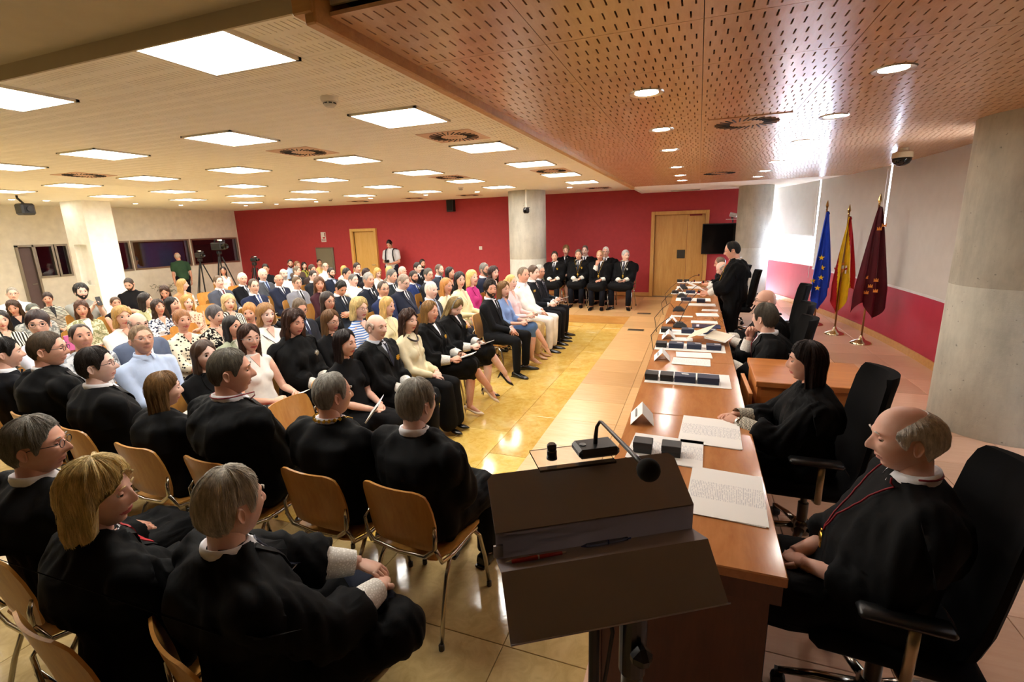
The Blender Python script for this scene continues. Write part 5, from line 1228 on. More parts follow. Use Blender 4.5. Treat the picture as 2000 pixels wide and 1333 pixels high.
pb = LP(-.03, .17, 0); ob('cable_post', MB().tube([(pb.x, pb.y, .03), (pb.x, pb.y, 1.26)], .013, 10), plain('#0d0c0c', .5), o)
ob('cable', MB().tube([(pb.x+.02, pb.y, 1.25), (pb.x+.045, pb.y-.01, 1.15), (pb.x+.03, pb.y, 1.02), (pb.x+.012, pb.y, .9), (pb.x+.014, pb.y, .1)], .005, 6).mesh('c', True), m_bs, o)
ac = LP(-.02, -.03, 1.484); Ma = Matrix.Rotation(.558, 3, 'Z'); ob('acrylic_shelf', MB().box(ac, (.20, .115, .006), rot=Ma), glass('#f4f8f8', .02), o)
m_ = empty('lectern_microphone', L0+LP(.045, -.03, 1.488)); tag(m_, 'black gooseneck microphone on the acrylic shelf of the lectern', 'microphone')
ob('base', MB().box((0, 0, .013), (.11, .075, .026), rot=Ma, bev=.008), plain('#1c1d1f', .4), m_); ob('button', MB().lathe([(.009, .026), (.009, .028), (.001, .028)], 12, tuple(Ma @ Vector((-.035, .0, 0)))), plain('#8a8f94', .4), m_)
tip = Vector((-.060, .815, 1.648))-m_.location; tw = Vector((.0, .02, .0)); gp = [Vector((.01, .012, .02)), Vector((.01, .014, .06)), Vector((.012, .010, .10)), Vector((.022, -.002, .128)), Vector((.035, -.022, .140))]
gp = [Vector((0, 0, .02)), Vector((0, .004, .045)), Vector((.003, .003, .072)), Vector((.012, -.006, .090)), Vector((.020, -.022, .096))]; gp += [gp[-1].lerp(tip, u) for u in (.25, .5, .75, .95)]
ob('gooseneck', MB().tube(gp, [.006, .0055, .0045, .004, .0042, .0045, .0048, .005, .005], 10).mesh('g', True), plain('#2a2827', .35), m_); ob('foam_windshield', MB().ball(tip, (.021, .021, .021), 18, 12).mesh('f', True), plain('#060606', .95), m_)
j = empty('plug', L0+LP(-.075, -.025, 1.488)); tag(j, 'small black cylindrical plug on the acrylic shelf', 'plug'); ob('body', MB().lathe([(.011, 0), (.013, .004), (.013, .022), (.011, .024), (.0125, .028), (.0125, .038), (.009, .042)], 16).mesh('b', True, 40), plain('#0a0a0a', .25), j); ob('collar', MB().lathe([(.014, .0), (.014, .005), (.011, .006)], 16), plain('#222222', .4), j)
def pen(u0, u1, w, z, cols, label):
    a, b = LP(u0, w, z)+L0, LP(u1, w, z+.002)+L0; d = (b-a); o_ = empty('pen', a); tag(o_, label, 'pen')
    q = [d*t for t in (0, .10, .14, .55, .60, .98, 1.0)]
    ob('barrel', MB().tube([q[1], q[2], q[3], q[4], q[5]], [.0042, .005, .0055, .0048, .0042], 10).mesh('b', True), cols[0], o_); ob('tip', MB().tube([q[0], q[1]], [.001, .004], 8), cols[1], o_); ob('ring', MB().tube([d*.55, d*.58], .0058, 10), cols[1], o_); ob('clicker', MB().tube([q[5], d*1.05], .0022, 6), cols[1], o_)
pen(-.235, -.10, .150, 1.339, (plain('#8c1a16', .3), metal('#b0a8a0', .3)), 'red ballpoint pen on the lectern shelf'); pen(-.05, .07, .130, 1.334, (glass('#9fb0c8', .1), plain('#1b2c6a', .3)), 'clear blue ballpoint pen on the lectern shelf')

# ------------------------------------------------------------------ flags
def star(mb, c, ux, uz, ny, r):
    vs = []
    for k in range(10):
        a = math.pi/2+k*math.pi/5; q = r if k % 2 == 0 else r*.4; vs.append(c+ux*(q*math.cos(a))+uz*(q*math.sin(a))+ny*.004)
    vs2 = [v-ny*.003 for v in vs]; mb.add(vs+vs2, [tuple(range(10)), tuple(range(10, 20))[::-1]]+[(k, (k+1) % 10, 10+(k+1) % 10, 10+k) for k in range(10)])
def flag(name, x, y, ztop, label, colour, seed, bot, spread, lean=0):
    o = empty(name, (x, y, ZD)); tag(o, label, 'flag', 'flags on poles by the curved wall'); H_ = ztop-ZD
    br = metal('#c9b680', .18)
    ob('stand_base', MB().lathe([(.15, 0), (.15, .012), (.13, .03), (.06, .06), (.03, .10), (.018, .13)], 28).mesh('b', True, 50), metal('#d2c9a8', .12), o)
    ob('pole', MB().tube([(0, 0, .10), (0, 0, H_-.16)], .014, 12).mesh('p', True), metal('#b08a60', .3), o)
    ob('finial', MB().lathe([(.012, -.17), (.018, -.155), (.012, -.14), (.026, -.10), (.020, -.07), (.001, 0)], 6, (0, 0, H_)), br, o); ob('tie_cord', MB().tube([(.0, -.02, H_-.19), (.03, -.03, H_-.20), (.045, -.02, H_-.24)], .006, 6), plain('#141414', .6), o)
    # draped cloth: pleated sheet that hangs from the pole and widens downwards
    nu, nv_ = 60, 46; zt = H_-.20; G = []
    rg = np.random.RandomState(seed); ph = rg.uniform(0, 6, 4)
    def pt(u, v):
        w = spread*(.10+.90*min(1, v*1.25)**.85); amp = .055*(.15+.85*v)*(1-.3*v)
        f_ = u*5.2*math.pi
        xx = -w*.55+w*u*1.0; yy = amp*math.sin(f_+ph[0]+.8*v)+.02*math.sin(9*u+ph[1]); 
        drop = (bot+(.20*math.sin(u*6.0+ph[2])+.13*(1-abs(2*u-.55)))*1.0); zz = zt-(zt-drop)*v
        side = Vector((.45, -.89, 0)); fw = Vector((-.89, -.45, 0)); p = side*0+fw*(-xx*1.0)*-1+side*(yy+.03); p.z = zz; return p
    for i in range(nv_+1): G.append([pt(k/nu, i/nv_) for k in range(nu+1)])
    mb = MB(); V = [p for r in G for p in r]; F = []; MI = []
    for i in range(nv_):
        for k in range(nu): F.append((i*(nu+1)+k, i*(nu+1)+k+1, (i+1)*(nu+1)+k+1, (i+1)*(nu+1)+k)); MI.append(colour(k/nu, i/nv_))
    me = bpy.data.meshes.new('flag'); me.from_pydata(V, [], F); [me.materials.append(None) for _ in range(3)]; me.polygons.foreach_set('material_index', MI); me.polygons.foreach_set('use_smooth', [True]*len(F))
    return o, me, pt
m_blue = fabric('#1c46c4', rough=.5); m_fy = fabric('#f0c419', rough=.5); m_fr = fabric('#b01a24', rough=.5); m_mar = fabric('#55121f', rough=.45); m_or = fabric('#d9863a', rough=.5)
def frame_at(pt, u, v):
    a = pt(u, v); du = (pt(u+.01, v)-pt(u-.01, v)).normalized(); dv = (pt(u, v-.01)-pt(u, v+.01)).normalized(); n = du.cross(dv).normalized()
    tocam = Vector((-2.2, -9.5, 1))
    if n.dot(tocam) < 0: n = -n
    return a, Vector((1, 0, 0))*0+du*(1 if du.x > 0 else -1), dv, n
def face_on(pt, u, v):                           # emblem base frame turned towards the hall
    a, du, dv, n = frame_at(pt, u, v); ux = Vector((.97, -.22, 0)); n2 = Vector((-.22, -.97, 0)); return a+n2*.035, ux, Vector((0, 0, 1)), n2
o, me, pt = flag('flag', 2.10, 10.25, 2.40, 'blue flag with yellow stars on a brass pole', lambda u, v: 0, 3, .42, .42); ob('cloth', me, [m_blue]*3, o)
for u, v in ((.66, .47), (.50, .56), (.54, .66), (.80, .77), (.66, .79)):
    a, ux, uz, n = face_on(pt, u, v); mb = MB(); star(mb, a, ux, uz, n, .052); ob('star', mb, m_fy, o)
def spain(u, v):
    t = u*.9+v*.42-.30
    return 0 if t < .18 else 1 if t < .72 else 0
o, me, pt = flag('flag', 2.25, 9.46, 2.30, 'red and yellow flag with a coat of arms on a brass pole', lambda u, v: spain(u, v), 5, .50, .40); ob('cloth', me, [m_fr, m_fy, m_fr], o)
a, ux, uz, n = face_on(pt, .62, .52); q = lambda x, z, d_=.0: a+ux*x+uz*z+n*d_
def plate_(pts, d_, mm, nm): mb = MB(); N_ = len(pts); mb.add([q(x, z, d_) for x, z in pts]+[q(x, z, d_-.004) for x, z in pts], [tuple(range(N_)), tuple(range(N_, 2*N_))[::-1]]+[(i, (i+1) % N_, N_+(i+1) % N_, N_+i) for i in range(N_)]); ob(nm, mb, mm, o)
plate_([(-.045, .05), (.045, .05), (.045, -.04), (.02, -.075), (-.02, -.075), (-.045, -.04)], .004, plain('#d9d4d0', .5), 'shield'); plate_([(-.045, .05), (0, .05), (0, 0), (-.045, 0)], .006, m_fr, 'shield_quarter'); plate_([(0, 0), (.045, 0), (.045, -.04), (.02, -.072), (0, -.072)], .006, m_or, 'shield_quarter')
plate_([(-.045, .06), (-.05, .11), (-.02, .09), (0, .125), (.02, .09), (.05, .11), (.045, .06)], .004, m_or, 'crown')
for s in (-1, 1): plate_([(s*.062, .05), (s*.082, .05), (s*.082, -.08), (s*.062, -.08)], .004, plain('#e6e2de', .5), 'pillar'); plate_([(s*.055, .0), (s*.09, .02), (s*.09, -.01), (s*.055, -.03)], .007, m_fr, 'ribbon')
o, me, pt = flag('flag', 2.46, 8.8, 2.42, 'maroon flag with golden castles and crowns on a brass pole', lambda u, v: 0, 9, .46, .50); ob('cloth', me, [m_mar]*3, o)
def castle(u, v, s, dx=0, dz_=0):
    global a, ux, uz, n, q
    a, ux, uz, n = face_on(pt, u, v); a = a+ux*dx+uz*dz_
    plate_([(-s, -s*.7), (s, -s*.7), (s*.9, -.1*s), (s*1.0, s*.8), (s*.55, s*.8), (s*.5, s*.3), (s*.2, s*.3), (s*.2, s*1.0), (-.2*s, s*1.0), (-.2*s, .3*s), (-.5*s, .3*s), (-.55*s, .8*s), (-s, s*.8), (-.9*s, -.1*s)], .005, m_or, 'crown')
for i, (dx, dz_) in enumerate(((-.03, .10), (.10, .06), (-.09, .0), (.04, -.03), (-.13, -.10), (.0, -.13), (.11, -.10))): castle(.62, .76, .030, dx, dz_)
for dx, dz_ in ((.0, 0), (.05, .05)): castle(.55, .20, .030, dx, dz_)

# ------------------------------------------------------------------ press gear and plant at the left
def tripod(x, y, hh, cam_s, label, rz):
    o = empty('camera_tripod', (x, y, 0), rz); tag(o, label, 'tripod', 'camera tripods by the left wall')
    for k in range(3):
        a = 2*math.pi*k/3+.5; d_ = Vector((math.cos(a), math.sin(a), 0)); ob('leg', MB().tube([Vector((0, 0, hh))+d_*.05, d_*.30+Vector((0, 0, hh*.45)), d_*.48], [.018, .015, .011], 8), m_bs, o); ob('spreader', MB().tube([Vector((0, 0, hh*.40)), d_*.30+Vector((0, 0, hh*.42))], .008, 6), m_bs, o)
    ob('centre_post', MB().tube([(0, 0, hh*.40), (0, 0, hh+.08)], .018, 8), m_bs, o); ob('fluid_head', MB().box((0, 0, hh+.12), (.10, .12, .10), bev=.02), m_bs, o); ob('pan_handle', MB().tube([(0, -.05, hh+.12), (-.12, -.28, hh-.12)], [.007, .011], 8), m_bs, o)
    c = empty('video_camera', (x, y, hh+.17), rz); tag(c, label.replace('tripod', 'video camera').replace('camera camera', 'camera'), 'camera', 'video cameras on tripods'); s = cam_s
    ob('body', MB().box((0, 0, .09*s), (.13*s, .30*s, .15*s), bev=.02), plain('#101012', .45), c); ob('lens', MB().lathe([(.05*s, 0), (.055*s, .10*s), (.045*s, .12*s), (.001, .11*s)], 14, (0, .15*s, .09*s), M=Matrix.Rotation(R(-90), 3, 'X')), plain('#0a0a0a', .2), c); ob('viewfinder', MB().box((-.08*s, .02*s, .18*s), (.06*s, .14*s, .06*s), bev=.01), plain('#16161a', .4), c); ob('handle', MB().tube([(0, -.10*s, .16*s), (0, -.08*s, .22*s), (0, .08*s, .22*s), (0, .10*s, .17*s)], .014*s, 8), m_bs, c); ob('tally_light', MB().box((.03*s, .12*s, .215*s), (.06*s, .06*s, .03*s)), plain('#e8e8e8', .3), c)
tripod(-12.9, 9.75, 1.34, .9, 'black tripod nearest the man in green', R(-100)); tripod(-12.5, 10.05, 1.52, 1.35, 'tall black tripod with the large camera before the right window', R(-95)); tripod(-11.7, 10.45, 1.18, .7, 'short black tripod beside the red wall corner', R(-90))
o = empty('potted_plant', (-15.2, 10.2, 0)); tag(o, 'spindly potted plant under the booth windows', 'plant'); ob('pot', MB().lathe([(.10, 0), (.14, .26), (.155, .27), (.155, .30), (.13, .30), (.12, .26)], 20).mesh('p', True, 40), plain('#3a3632', .5), o); ob('soil', MB().lathe([(.125, .26), (.001, .265)], 16), plain('#2a2018', .9), o)
for k in range(9):
    a = k*2.4; d_ = Vector((math.cos(a), math.sin(a), 0)); hgt = .55+.06*(k % 4); pts = [Vector((0, 0, .26))+d_*.02, d_*.10+Vector((0, 0, hgt*.8)), d_*(.24+.02*(k % 3))+Vector((0, 0, hgt)), d_*.34+Vector((0, 0, hgt-.10))]; st = ob('stem', MB().tube(pts, [.006, .005, .004, .002], 6), plain('#3f4a2a', .7), o)
    for t in range(5):
        p_ = pts[1].lerp(pts[2], t/4) if t < 3 else pts[2].lerp(pts[3], (t-2)/3); q_ = Vector((math.cos(a+1.3*t), math.sin(a+1.3*t), .2)); s_ = q_.cross(Vector((0, 0, 1))).normalized(); ob('leaf', MB().add([p_, p_+q_*.05+s_*.02, p_+q_*.11, p_+q_*.05-s_*.02, p_+q_*.05+Vector((0, 0, .012))], [(0, 1, 4), (1, 2, 4), (2, 3, 4), (3, 0, 4)]), plain('#3c5230', .6), st)
# ================================================================== the audience
AUD = []
def seated(pid, head, short, heading=0, chair=True, fz=0.0, **k):
    r, J, M = person(pid, head, heading, short, fz=fz, **k)
    if chair: lb = 'beech chair under the '+short; lb = lb if len(lb.split()) <= 16 else 'chair under the '+' '.join(short.split()[:13]); chair_at(r.location.x, r.location.y, fz, heading, lb)
    return r, J, M
seated(1, (-11.35, 4.95, 1.178), 'grey haired man in glasses and white shirt at far left wall', hair='crew',hc='#8a8478',outfit='shirt',c1='#dfe3e8',gl=1,yaw=-20)
seated(2, (-9.63, 4.17, 1.107), 'curly dark haired woman in a black tank top', sex='f',hair='wavy',hc='#3a2618',outfit='top',c1='#15151a',bc='#20222c',yaw=-35,pitch=-12)
seated(3, (-8.77, 4.0, 1.109), 'grey haired man in a patterned grey shirt', sex='m',hair='crew',hc='#4e524a',outfit='tee',c1='#6f7372',pat='floral',pc='#a9aca8',yaw=-5,beard='#4a4640')
seated(4, (-10.49, 5.02, 1.097), 'dark haired woman in a striped black and white cardigan', sex='f',hair='pixie',hc='#2a1812',outfit='cardigan',c1='#cfc9b8',pat='vstripe',pc='#3a3833',c2='#2a2a2c',yaw=-30)
seated(5, (-6.0, 2.75, 1.279), 'short dark haired woman in glasses holding a pink phone', sex='f',hair='pixie',hc='#2a1a18',outfit='blouse',c1='#c9cbd8',gl=1,arms='phone',yaw=-30)
seated(6, (-7.91, 3.28, 1.145), 'woman in zebra print blouse at the left picture edge', sex='f',hair='medium',hc='#1d1512',outfit='sleeve',c1='#e0dcd0',pat='stripe',pc='#1c1a18',yaw=-20)
seated(7, (-7.91, 4.13, 1.144), 'woman with wavy brown hair, white top and floral jacket', sex='f',hair='wavy',hc='#4a2c1c',outfit='cardigan',c1='#8a8a62',pat='floral',pc='#cfc8a8',c2='#f0efe8',yaw=-25,arms='paper')
seated(8, (-9.63, 5.08, 1.23), 'bearded man with curly black hair filming with a phone', hair='curly',hc='#120e0c',beard='#120e0c',outfit='tee',c1='#8b8d88',arms='phone',yaw=-15,bc='#3a3d48')
seated(9, (-8.77, 5.06, 1.066), 'woman with tied brown hair in black sleeveless top', sex='f',hair='tied',hc='#4a3320',outfit='top',c1='#16161a',yaw=-15,bpat='floral',bpc='#eeeeee')
seated(10, (-10.49, 6.36, 1.201), 'balding man in a black tee shirt by the pillar', hair='crew',hc='#3a2e26',outfit='tee',c1='#0f0f12',pitch=-22,yaw=-50,belly=.7,beard='#3a2e26')
seated(11, (-7.91, 4.98, 1.14), 'dark haired woman in pale green jacket looking away', sex='f',hair='medium',hc='#1e1510',outfit='blazer',c1='#b9b98c',c2='#e0dcc8',yaw=40)
seated(12, (-8.77, 5.87, 1.144), 'woman with very long brown hair looking down at her phone', sex='f',hair='long',hc='#3a2418',outfit='top',c1='#22202a',pat='floral',pc='#b56a4a',yaw=-40,pitch=-25,arms='paper')
seated(13, (-9.63, 6.82, 1.148), 'blonde woman in tan top seated near the potted plant', sex='f',hair='long',hc='#b08a52',outfit='top',c1='#c08a62',yaw=50)
seated(14, (-7.05, 4.59, 1.118), 'woman with long brown hair in blue and white print', sex='f',hair='wavy',hc='#2e1d14',outfit='blouse',c1='#e4e4e8',pat='floral',pc='#23304a',yaw=-5,pitch=8)
seated(15, (-6.19, 3.61, 1.193), 'woman with blonde bob in a white top', sex='f',hair='bob',hc='#a8834a',outfit='blouse',c1='#eeece6',yaw=-10)
seated(16, (-5.33, 3.24, 1.212), 'bald man in glasses and blue grey suit', hair='horseshoe',hc='#7a6a5a',outfit='suit',c1='#56627a',gl=1,yaw=-10,tie='')
seated(17, (-4.47, 2.72, 1.214), 'sandy haired man in glasses and light blue shirt', hair='crew',hc='#8a7258',outfit='shirt',c1='#b4c6e4',gl=3,yaw=-12,pitch=10,res=1,vox=.013,bc='#2c3242')
seated(18, (-7.05, 5.02, 1.125), 'blonde woman in patterned top waving a pink fan', sex='f',hair='medium',hc='#b8904e',outfit='sleeve',c1='#d8b8a0',pat='dots',pc='#8a5a48',arms='fan',yaw=-15)
seated(19, (-5.33, 3.7, 1.163), 'auburn short haired woman in polka dot blouse', sex='f',hair='pixie',hc='#8a5a32',outfit='blouse',c1='#e8e0c8',pat='dots',pc='#181614',yaw=-12,pitch=6)
seated(20, (-5.25, 4.04, 1.164), 'woman with short grey hair in black and white print top', sex='f',hair='pixie',hc='#4a4648',outfit='top',c1='#141416',pat='floral',pc='#d8d2c0',yaw=10)
seated(21, (-6.19, 5.0, 1.151), 'silver blonde woman in zebra striped jacket', sex='f',hair='bob',hc='#c4ac7c',outfit='blouse',c1='#e4e0d4',pat='stripe',pc='#1a1a1a',yaw=-20)
seated(22, (-5.0, 4.3, 1.159), 'ginger short haired woman dressed in black', sex='f',hair='pixie',hc='#b07840',outfit='sleeve',c1='#131315',yaw=-55)
seated(23, (-8.77, 6.94, 1.197), 'man in glasses, grey suit and burgundy tie', hair='short',hc='#5a4632',outfit='suit',c1='#4a4f5c',tie='#5a1c28',gl=1,yaw=-12,pitch=12,arms='thigh')
seated(24, (-12.21, 9.85, 1.143), 'woman in glasses seated behind the camera tripods', sex='f',hair='long',hc='#1c1412',outfit='top',c1='#ece8e2',bc='#d88a82',gl=1,yaw=-40)
seated(25, (-8.77, 7.49, 1.199), 'smiling white haired man in black suit and grey tie', hair='short',hc='#d8d4c8',outfit='suit',c1='#17181c',tie='#6a6e78',yaw=-20)
seated(26, (-7.05, 6.22, 1.227), 'balding man in navy suit and glasses beside white fan', hair='receding',hc='#4a3a2c',outfit='suit',c1='#1c2440',tie='#4a5a88',gl=1,yaw=-20,arms='fan')
seated(29, (-5.33, 2.73, 1.191), 'dark haired man with receding hair in patterned shirt', hair='receding',hc='#2c211a',outfit='tee',c1='#c9cdd0',pat='floral',pc='#8a9098',yaw=-10,pitch=8)
seated(33, (-3.61, 2.63, 1.156), 'brown haired woman in black jacket and red trousers', sex='f',hair='long',hc='#3a2618',outfit='blazer',c1='#0c0c0d',c2='#0c0c0d',bottom='wide',bc='#c01c24',yaw=-5,legs='cross')
seated(34, (-4.47, 3.61, 1.149), 'dark haired woman in a sage green jacket', sex='f',hair='long',hc='#16110f',outfit='blazer',c1='#9aa088',c2='#c9c8b8',yaw=5,pitch=4)
seated(35, (-3.61, 3.06, 1.197), 'woman with long brown hair and white sleeveless blouse', sex='f',hair='long',hc='#3c2417',outfit='top',c1='#efede6',gl=3,yaw=-18,res=1,vox=.013,bottom='skirt',bc='#22201f',bpat='dots',bpc='#8a8580',arms='paper')
seated(36, (-8.77, 8.01, 1.232), 'white haired man in glasses and grey suit', hair='short',hc='#d6cfba',outfit='suit',c1='#4a4e56',c2='#a9bcdc',tie='#20305a',gl=3,yaw=-25)
seated(37, (-10.49, 9.69, 1.217), 'dark haired young man in black at the back', hair='short',hc='#1c1512',outfit='tee',c1='#17181c',yaw=-45,pitch=-8)
seated(38, (-8.77, 8.58, 1.2), 'bald man with white beard in a white shirt', hair='horseshoe',hc='#8a8076',beard='#a09a90',outfit='shirt',c1='#e8e6e0',yaw=-18)
seated(39, (-7.91, 7.6, 1.175), 'bald man in glasses, navy suit and dark tie', hair='horseshoe',hc='#b0a494',outfit='suit',c1='#1d2338',tie='#161c30',gl=1,yaw=-15,belly=.5)
seated(40, (-7.05, 7.19, 1.17), 'man in glasses, light grey suit and black tie', hair='short',hc='#5c4428',outfit='suit',c1='#7c7e88',tie='#121216',gl=1,yaw=-20,arms='paper')
seated(41, (-9.63, 9.87, 1.151), 'grey haired man in profile wearing dark suit', hair='short',hc='#6a5a48',outfit='suit',c1='#23242a',yaw=10)
seated(42, (-11.35, 11.41, 1.22), 'man in light blue shirt seated near the back wall', hair='crew',hc='#241a14',outfit='shirt',c1='#a9c2e2',yaw=-40,beard='#2a201a')
seated(43, (-11.35, 11.95, 1.116), 'black haired woman in a green jacket at the back', sex='f',hair='medium',hc='#1a1210',outfit='cardigan',c1='#a8a84e',c2='#1c1c1c',yaw=-30)
seated(44, (-10.49, 10.79, 1.208), 'brown haired person half hidden beside the green jacket', hair='short',hc='#6a4a2c',outfit='tee',c1='#5a4a42',yaw=-20)
seated(45, (-11.35, 12.62, 1.16), 'dark haired woman with a bun in yellow dress', sex='f',hair='tied',hc='#120e0d',outfit='top',c1='#e8d68a',yaw=-35)
seated(46, (-9.63, 10.93, 1.169), 'bald man in glasses and white uniform at the back', hair='horseshoe',hc='#8a8074',outfit='uniform',c1='#eeeeea',gl=1,yaw=-15,tie='')
seated(47, (-8.77, 9.48, 1.214), 'dark haired man in brown suit in the back rows', hair='short',hc='#3a2a1e',outfit='suit',c1='#3a2c28',yaw=-10)
seated(48, (-7.91, 8.56, 1.162), 'man in dark glasses and dark suit', hair='short',hc='#2c211a',outfit='suit',c1='#1e2026',gl=1,yaw=-15)
seated(49, (-6.19, 6.82, 1.204), 'woman with curly brown hair in burgundy jacket', sex='f',hair='wavy',hc='#5a3a24',outfit='blazer',c1='#3c1c26',c2='#d8c8c0',yaw=-35)
seated(50, (-7.91, 9.14, 1.176), 'bearded young man in navy suit and open pale shirt', hair='short',hc='#221812',beard='#221812',outfit='suit',c1='#1a2236',c2='#b8c4dc',tie='',yaw=-18)
seated(51, (-8.77, 10.63, 1.113), 'blonde woman half hidden behind the white uniforms', sex='f',hair='long',hc='#c8a25a',outfit='sleeve',c1='#e6dfcf',yaw=0)
seated(52, (-7.05, 8.63, 1.206), 'black haired man in white uniform, second white one', hair='short',hc='#171210',outfit='uniform',c1='#eceae4',yaw=-5,tie='')
seated(53, (-6.19, 7.74, 1.178), 'grey haired officer in white uniform with crossed arms', hair='crew',hc='#5e5a56',outfit='uniform',c1='#f2f1ec',arms='cross',yaw=-10,tie='',extra=('boards',),belly=.5)
seated(54, (-5.33, 6.34, 1.205), 'black haired officer in dark uniform looking down', hair='short',hc='#120e0c',outfit='suit',c1='#1d2430',tie='#11141c',pitch=-28,yaw=-20,extra=('boards','medals'),arms='cross')
seated(55, (-7.91, 10.09, 1.214), 'man in dark suit resting his chin on hand', hair='short',hc='#2a1f18',outfit='suit',c1='#1b1d24',arms='chin',yaw=-20)
seated(56, (-7.05, 9.3, 1.142), 'person with dark curly reddish hair', hair='curly',hc='#2a1412',outfit='tee',c1='#201c20',yaw=10)
seated(57, (-5.33, 7.07, 1.258), 'grey haired man in navy uniform and black tie', hair='crew',hc='#8a8680',outfit='suit',c1='#141a28',tie='#0e1018',yaw=-15,extra=('boards',))
seated(58, (-7.05, 9.72, 1.126), 'curly blonde woman in a white blouse', sex='f',hair='wavy',hc='#c09a58',outfit='blouse',c1='#efece2',yaw=-25,pitch=-15)
seated(59, (-4.47, 5.04, 1.205), 'dark haired woman in glasses and black dress', sex='f',hair='medium',hc='#241813',outfit='sleeve',c1='#121214',gl=1,yaw=-12)
seated(60, (-3.61, 4.08, 1.161), 'woman with long fair brown hair and glasses, in black', sex='f',hair='long',hc='#6e4e30',outfit='sleeve',c1='#111113',gl=1,yaw=-5,pitch=-6,tilt=6,res=1)
seated(61, (-3.61, 4.57, 1.214), 'woman with blonde bob and glasses in blue striped blouse', sex='f',hair='bob',hc='#cdb47a',outfit='sleeve',c1='#e6eaf2',pat='vstripe',pc='#5a84c8',gl=1,yaw=-10,res=1,vox=.014)
seated(62, (-4.47, 4.55, 1.19), 'man in glasses, dark suit and navy tie looking down', hair='short',hc='#5a4a38',outfit='suit',c1='#1e2028',tie='#1a2440',gl=1,yaw=-25,pitch=-14,c2='#c4d0e6')
seated(63, (-4.47, 4.05, 1.202), 'woman with short fair hair and black shoulder strap', sex='f',hair='bob',hc='#8a6236',outfit='blouse',c1='#eeeae0',yaw=-15)
seated(64, (-3.61, 3.58, 1.235), 'dark haired woman in robe with silver emblem', sex='f',hair='wavy',hc='#3a2318',outfit='robe',c1='#0c0c0d',tie='',extra=('emblems','open'),yaw=-5,pitch=-4,res=1,vox=.013,arms='lap')
seated(65, (-2.75, 3.25, 1.157), 'dark haired woman in a short sleeved black dress', sex='f',hair='long',hc='#1e1210',outfit='tee',c1='#0e0e10',bottom='long_skirt',bc='#0e0e10',yaw=5,res=1,vox=.013,arms='lap')
seated(66, (-2.75, 3.7, 1.208), 'bald man in robe with gold emblem and dark tie', hair='horseshoe',hc='#b09a88',outfit='robe',c1='#0c0c0d',c2='#c8d0dc',extra=('emblemg',),yaw=-8,res=1,vox=.013)
seated(67, (-4.47, 6.27, 1.212), 'man in glasses and navy suit with receding hair', hair='receding',hc='#3a2c22',outfit='suit',c1='#1e2a50',c2='#c4d4ec',tie='',gl=1,yaw=-28)
seated(68, (-4.47, 6.83, 1.259), 'heavy grey haired man in glasses and navy suit', hair='crew',hc='#8a7a6a',outfit='suit',c1='#1a1f30',tie='#23283c',gl=1,yaw=-10,pitch=-18,belly=1)
seated(69, (-5.3, 8.48, 1.169), 'bearded man in blue suit and black tie', hair='short',hc='#2c221c',beard='#2c221c',outfit='suit',c1='#2c3c70',tie='#12141c',yaw=-25)
seated(70, (-5.33, 7.77, 1.26), 'grey haired man in dark uniform jacket', hair='crew',hc='#5c5a54',outfit='suit',c1='#23282e',tie='#14161c',yaw=-5,pitch=-8)
seated(71, (-7.05, 10.21, 1.131), 'blonde person hidden below the standing photographer', sex='f',hair='medium',hc='#c8aa6a',outfit='sleeve',c1='#8a7a6a',yaw=20)
seated(72, (-6.19, 9.45, 1.179), 'white haired man mostly hidden behind the heavy man', hair='crew',hc='#b8b0a4',outfit='suit',c1='#2a2c34',yaw=-10)
seated(73, (-6.19, 10.11, 1.215), 'dark haired man in dark suit before the red wall', hair='short',hc='#241a15',outfit='suit',c1='#14161c',tie='#101116',yaw=-15)
seated(74, (-7.05, 11.77, 1.186), 'tall bearded man in the last row by red wall', hair='short',hc='#1c1410',beard='#1c1410',outfit='suit',c1='#1a1c24',yaw=-35)
seated(75, (-4.9, 8.38, 1.222), 'grey haired man in glasses and dark jacket', hair='short',hc='#4a4640',outfit='suit',c1='#20242c',gl=1,yaw=-22)
seated(76, (-5.33, 9.6, 1.214), 'balding bearded man in grey blue suit', hair='receding',hc='#5a4a3e',beard='#7a6a5c',outfit='suit',c1='#2e3442',c2='#b8cce4',yaw=-10)
seated(77, (-4.75, 8.99, 1.205), 'woman with long black hair near the empty chair', sex='f',hair='long',hc='#171110',outfit='sleeve',c1='#1c1a1c',yaw=-5)
seated(78, (-3.61, 6.22, 1.218), 'elderly white haired man in grey suit', hair='crew',hc='#cfc8ba',outfit='suit',c1='#3a3c44',c2='#c4cede',tie='#8a94a8',yaw=-12)
seated(79, (-3.61, 6.69, 1.221), 'woman with long ginger hair and cream jacket', sex='f',hair='long',hc='#b4793c',outfit='blazer',c1='#e6dcb8',c2='#e8e0c8',yaw=-12)
seated(80, (-3.61, 7.16, 1.266), 'black haired woman in cream suit and floral trousers', sex='f',hair='medium',hc='#0f0c0c',outfit='blazer',c1='#ece2b8',c2='#d8b49a',bottom='wide',bc='#e6d8cc',bpat='floral',bpc='#c98a84',yaw=-35,arms='paper',legs='cross')
seated(81, (-3.61, 7.63, 1.251), 'blonde woman in a magenta jacket', sex='f',hair='bob',hc='#cfae6a',outfit='blazer',c1='#b8347a',c2='#b8347a',yaw=-15,pitch=8)
seated(82, (-4.0, 9.05, 1.266), 'grey bearded man in glasses and navy suit', hair='short',hc='#6a6660',beard='#4a4640',outfit='suit',c1='#1d2438',tie='',gl=1,yaw=-20)
seated(83, (-3.65, 8.69, 1.239), 'woman with dark curly hair in red', sex='f',hair='wavy',hc='#2a1612',outfit='sleeve',c1='#a03030',yaw=-20)
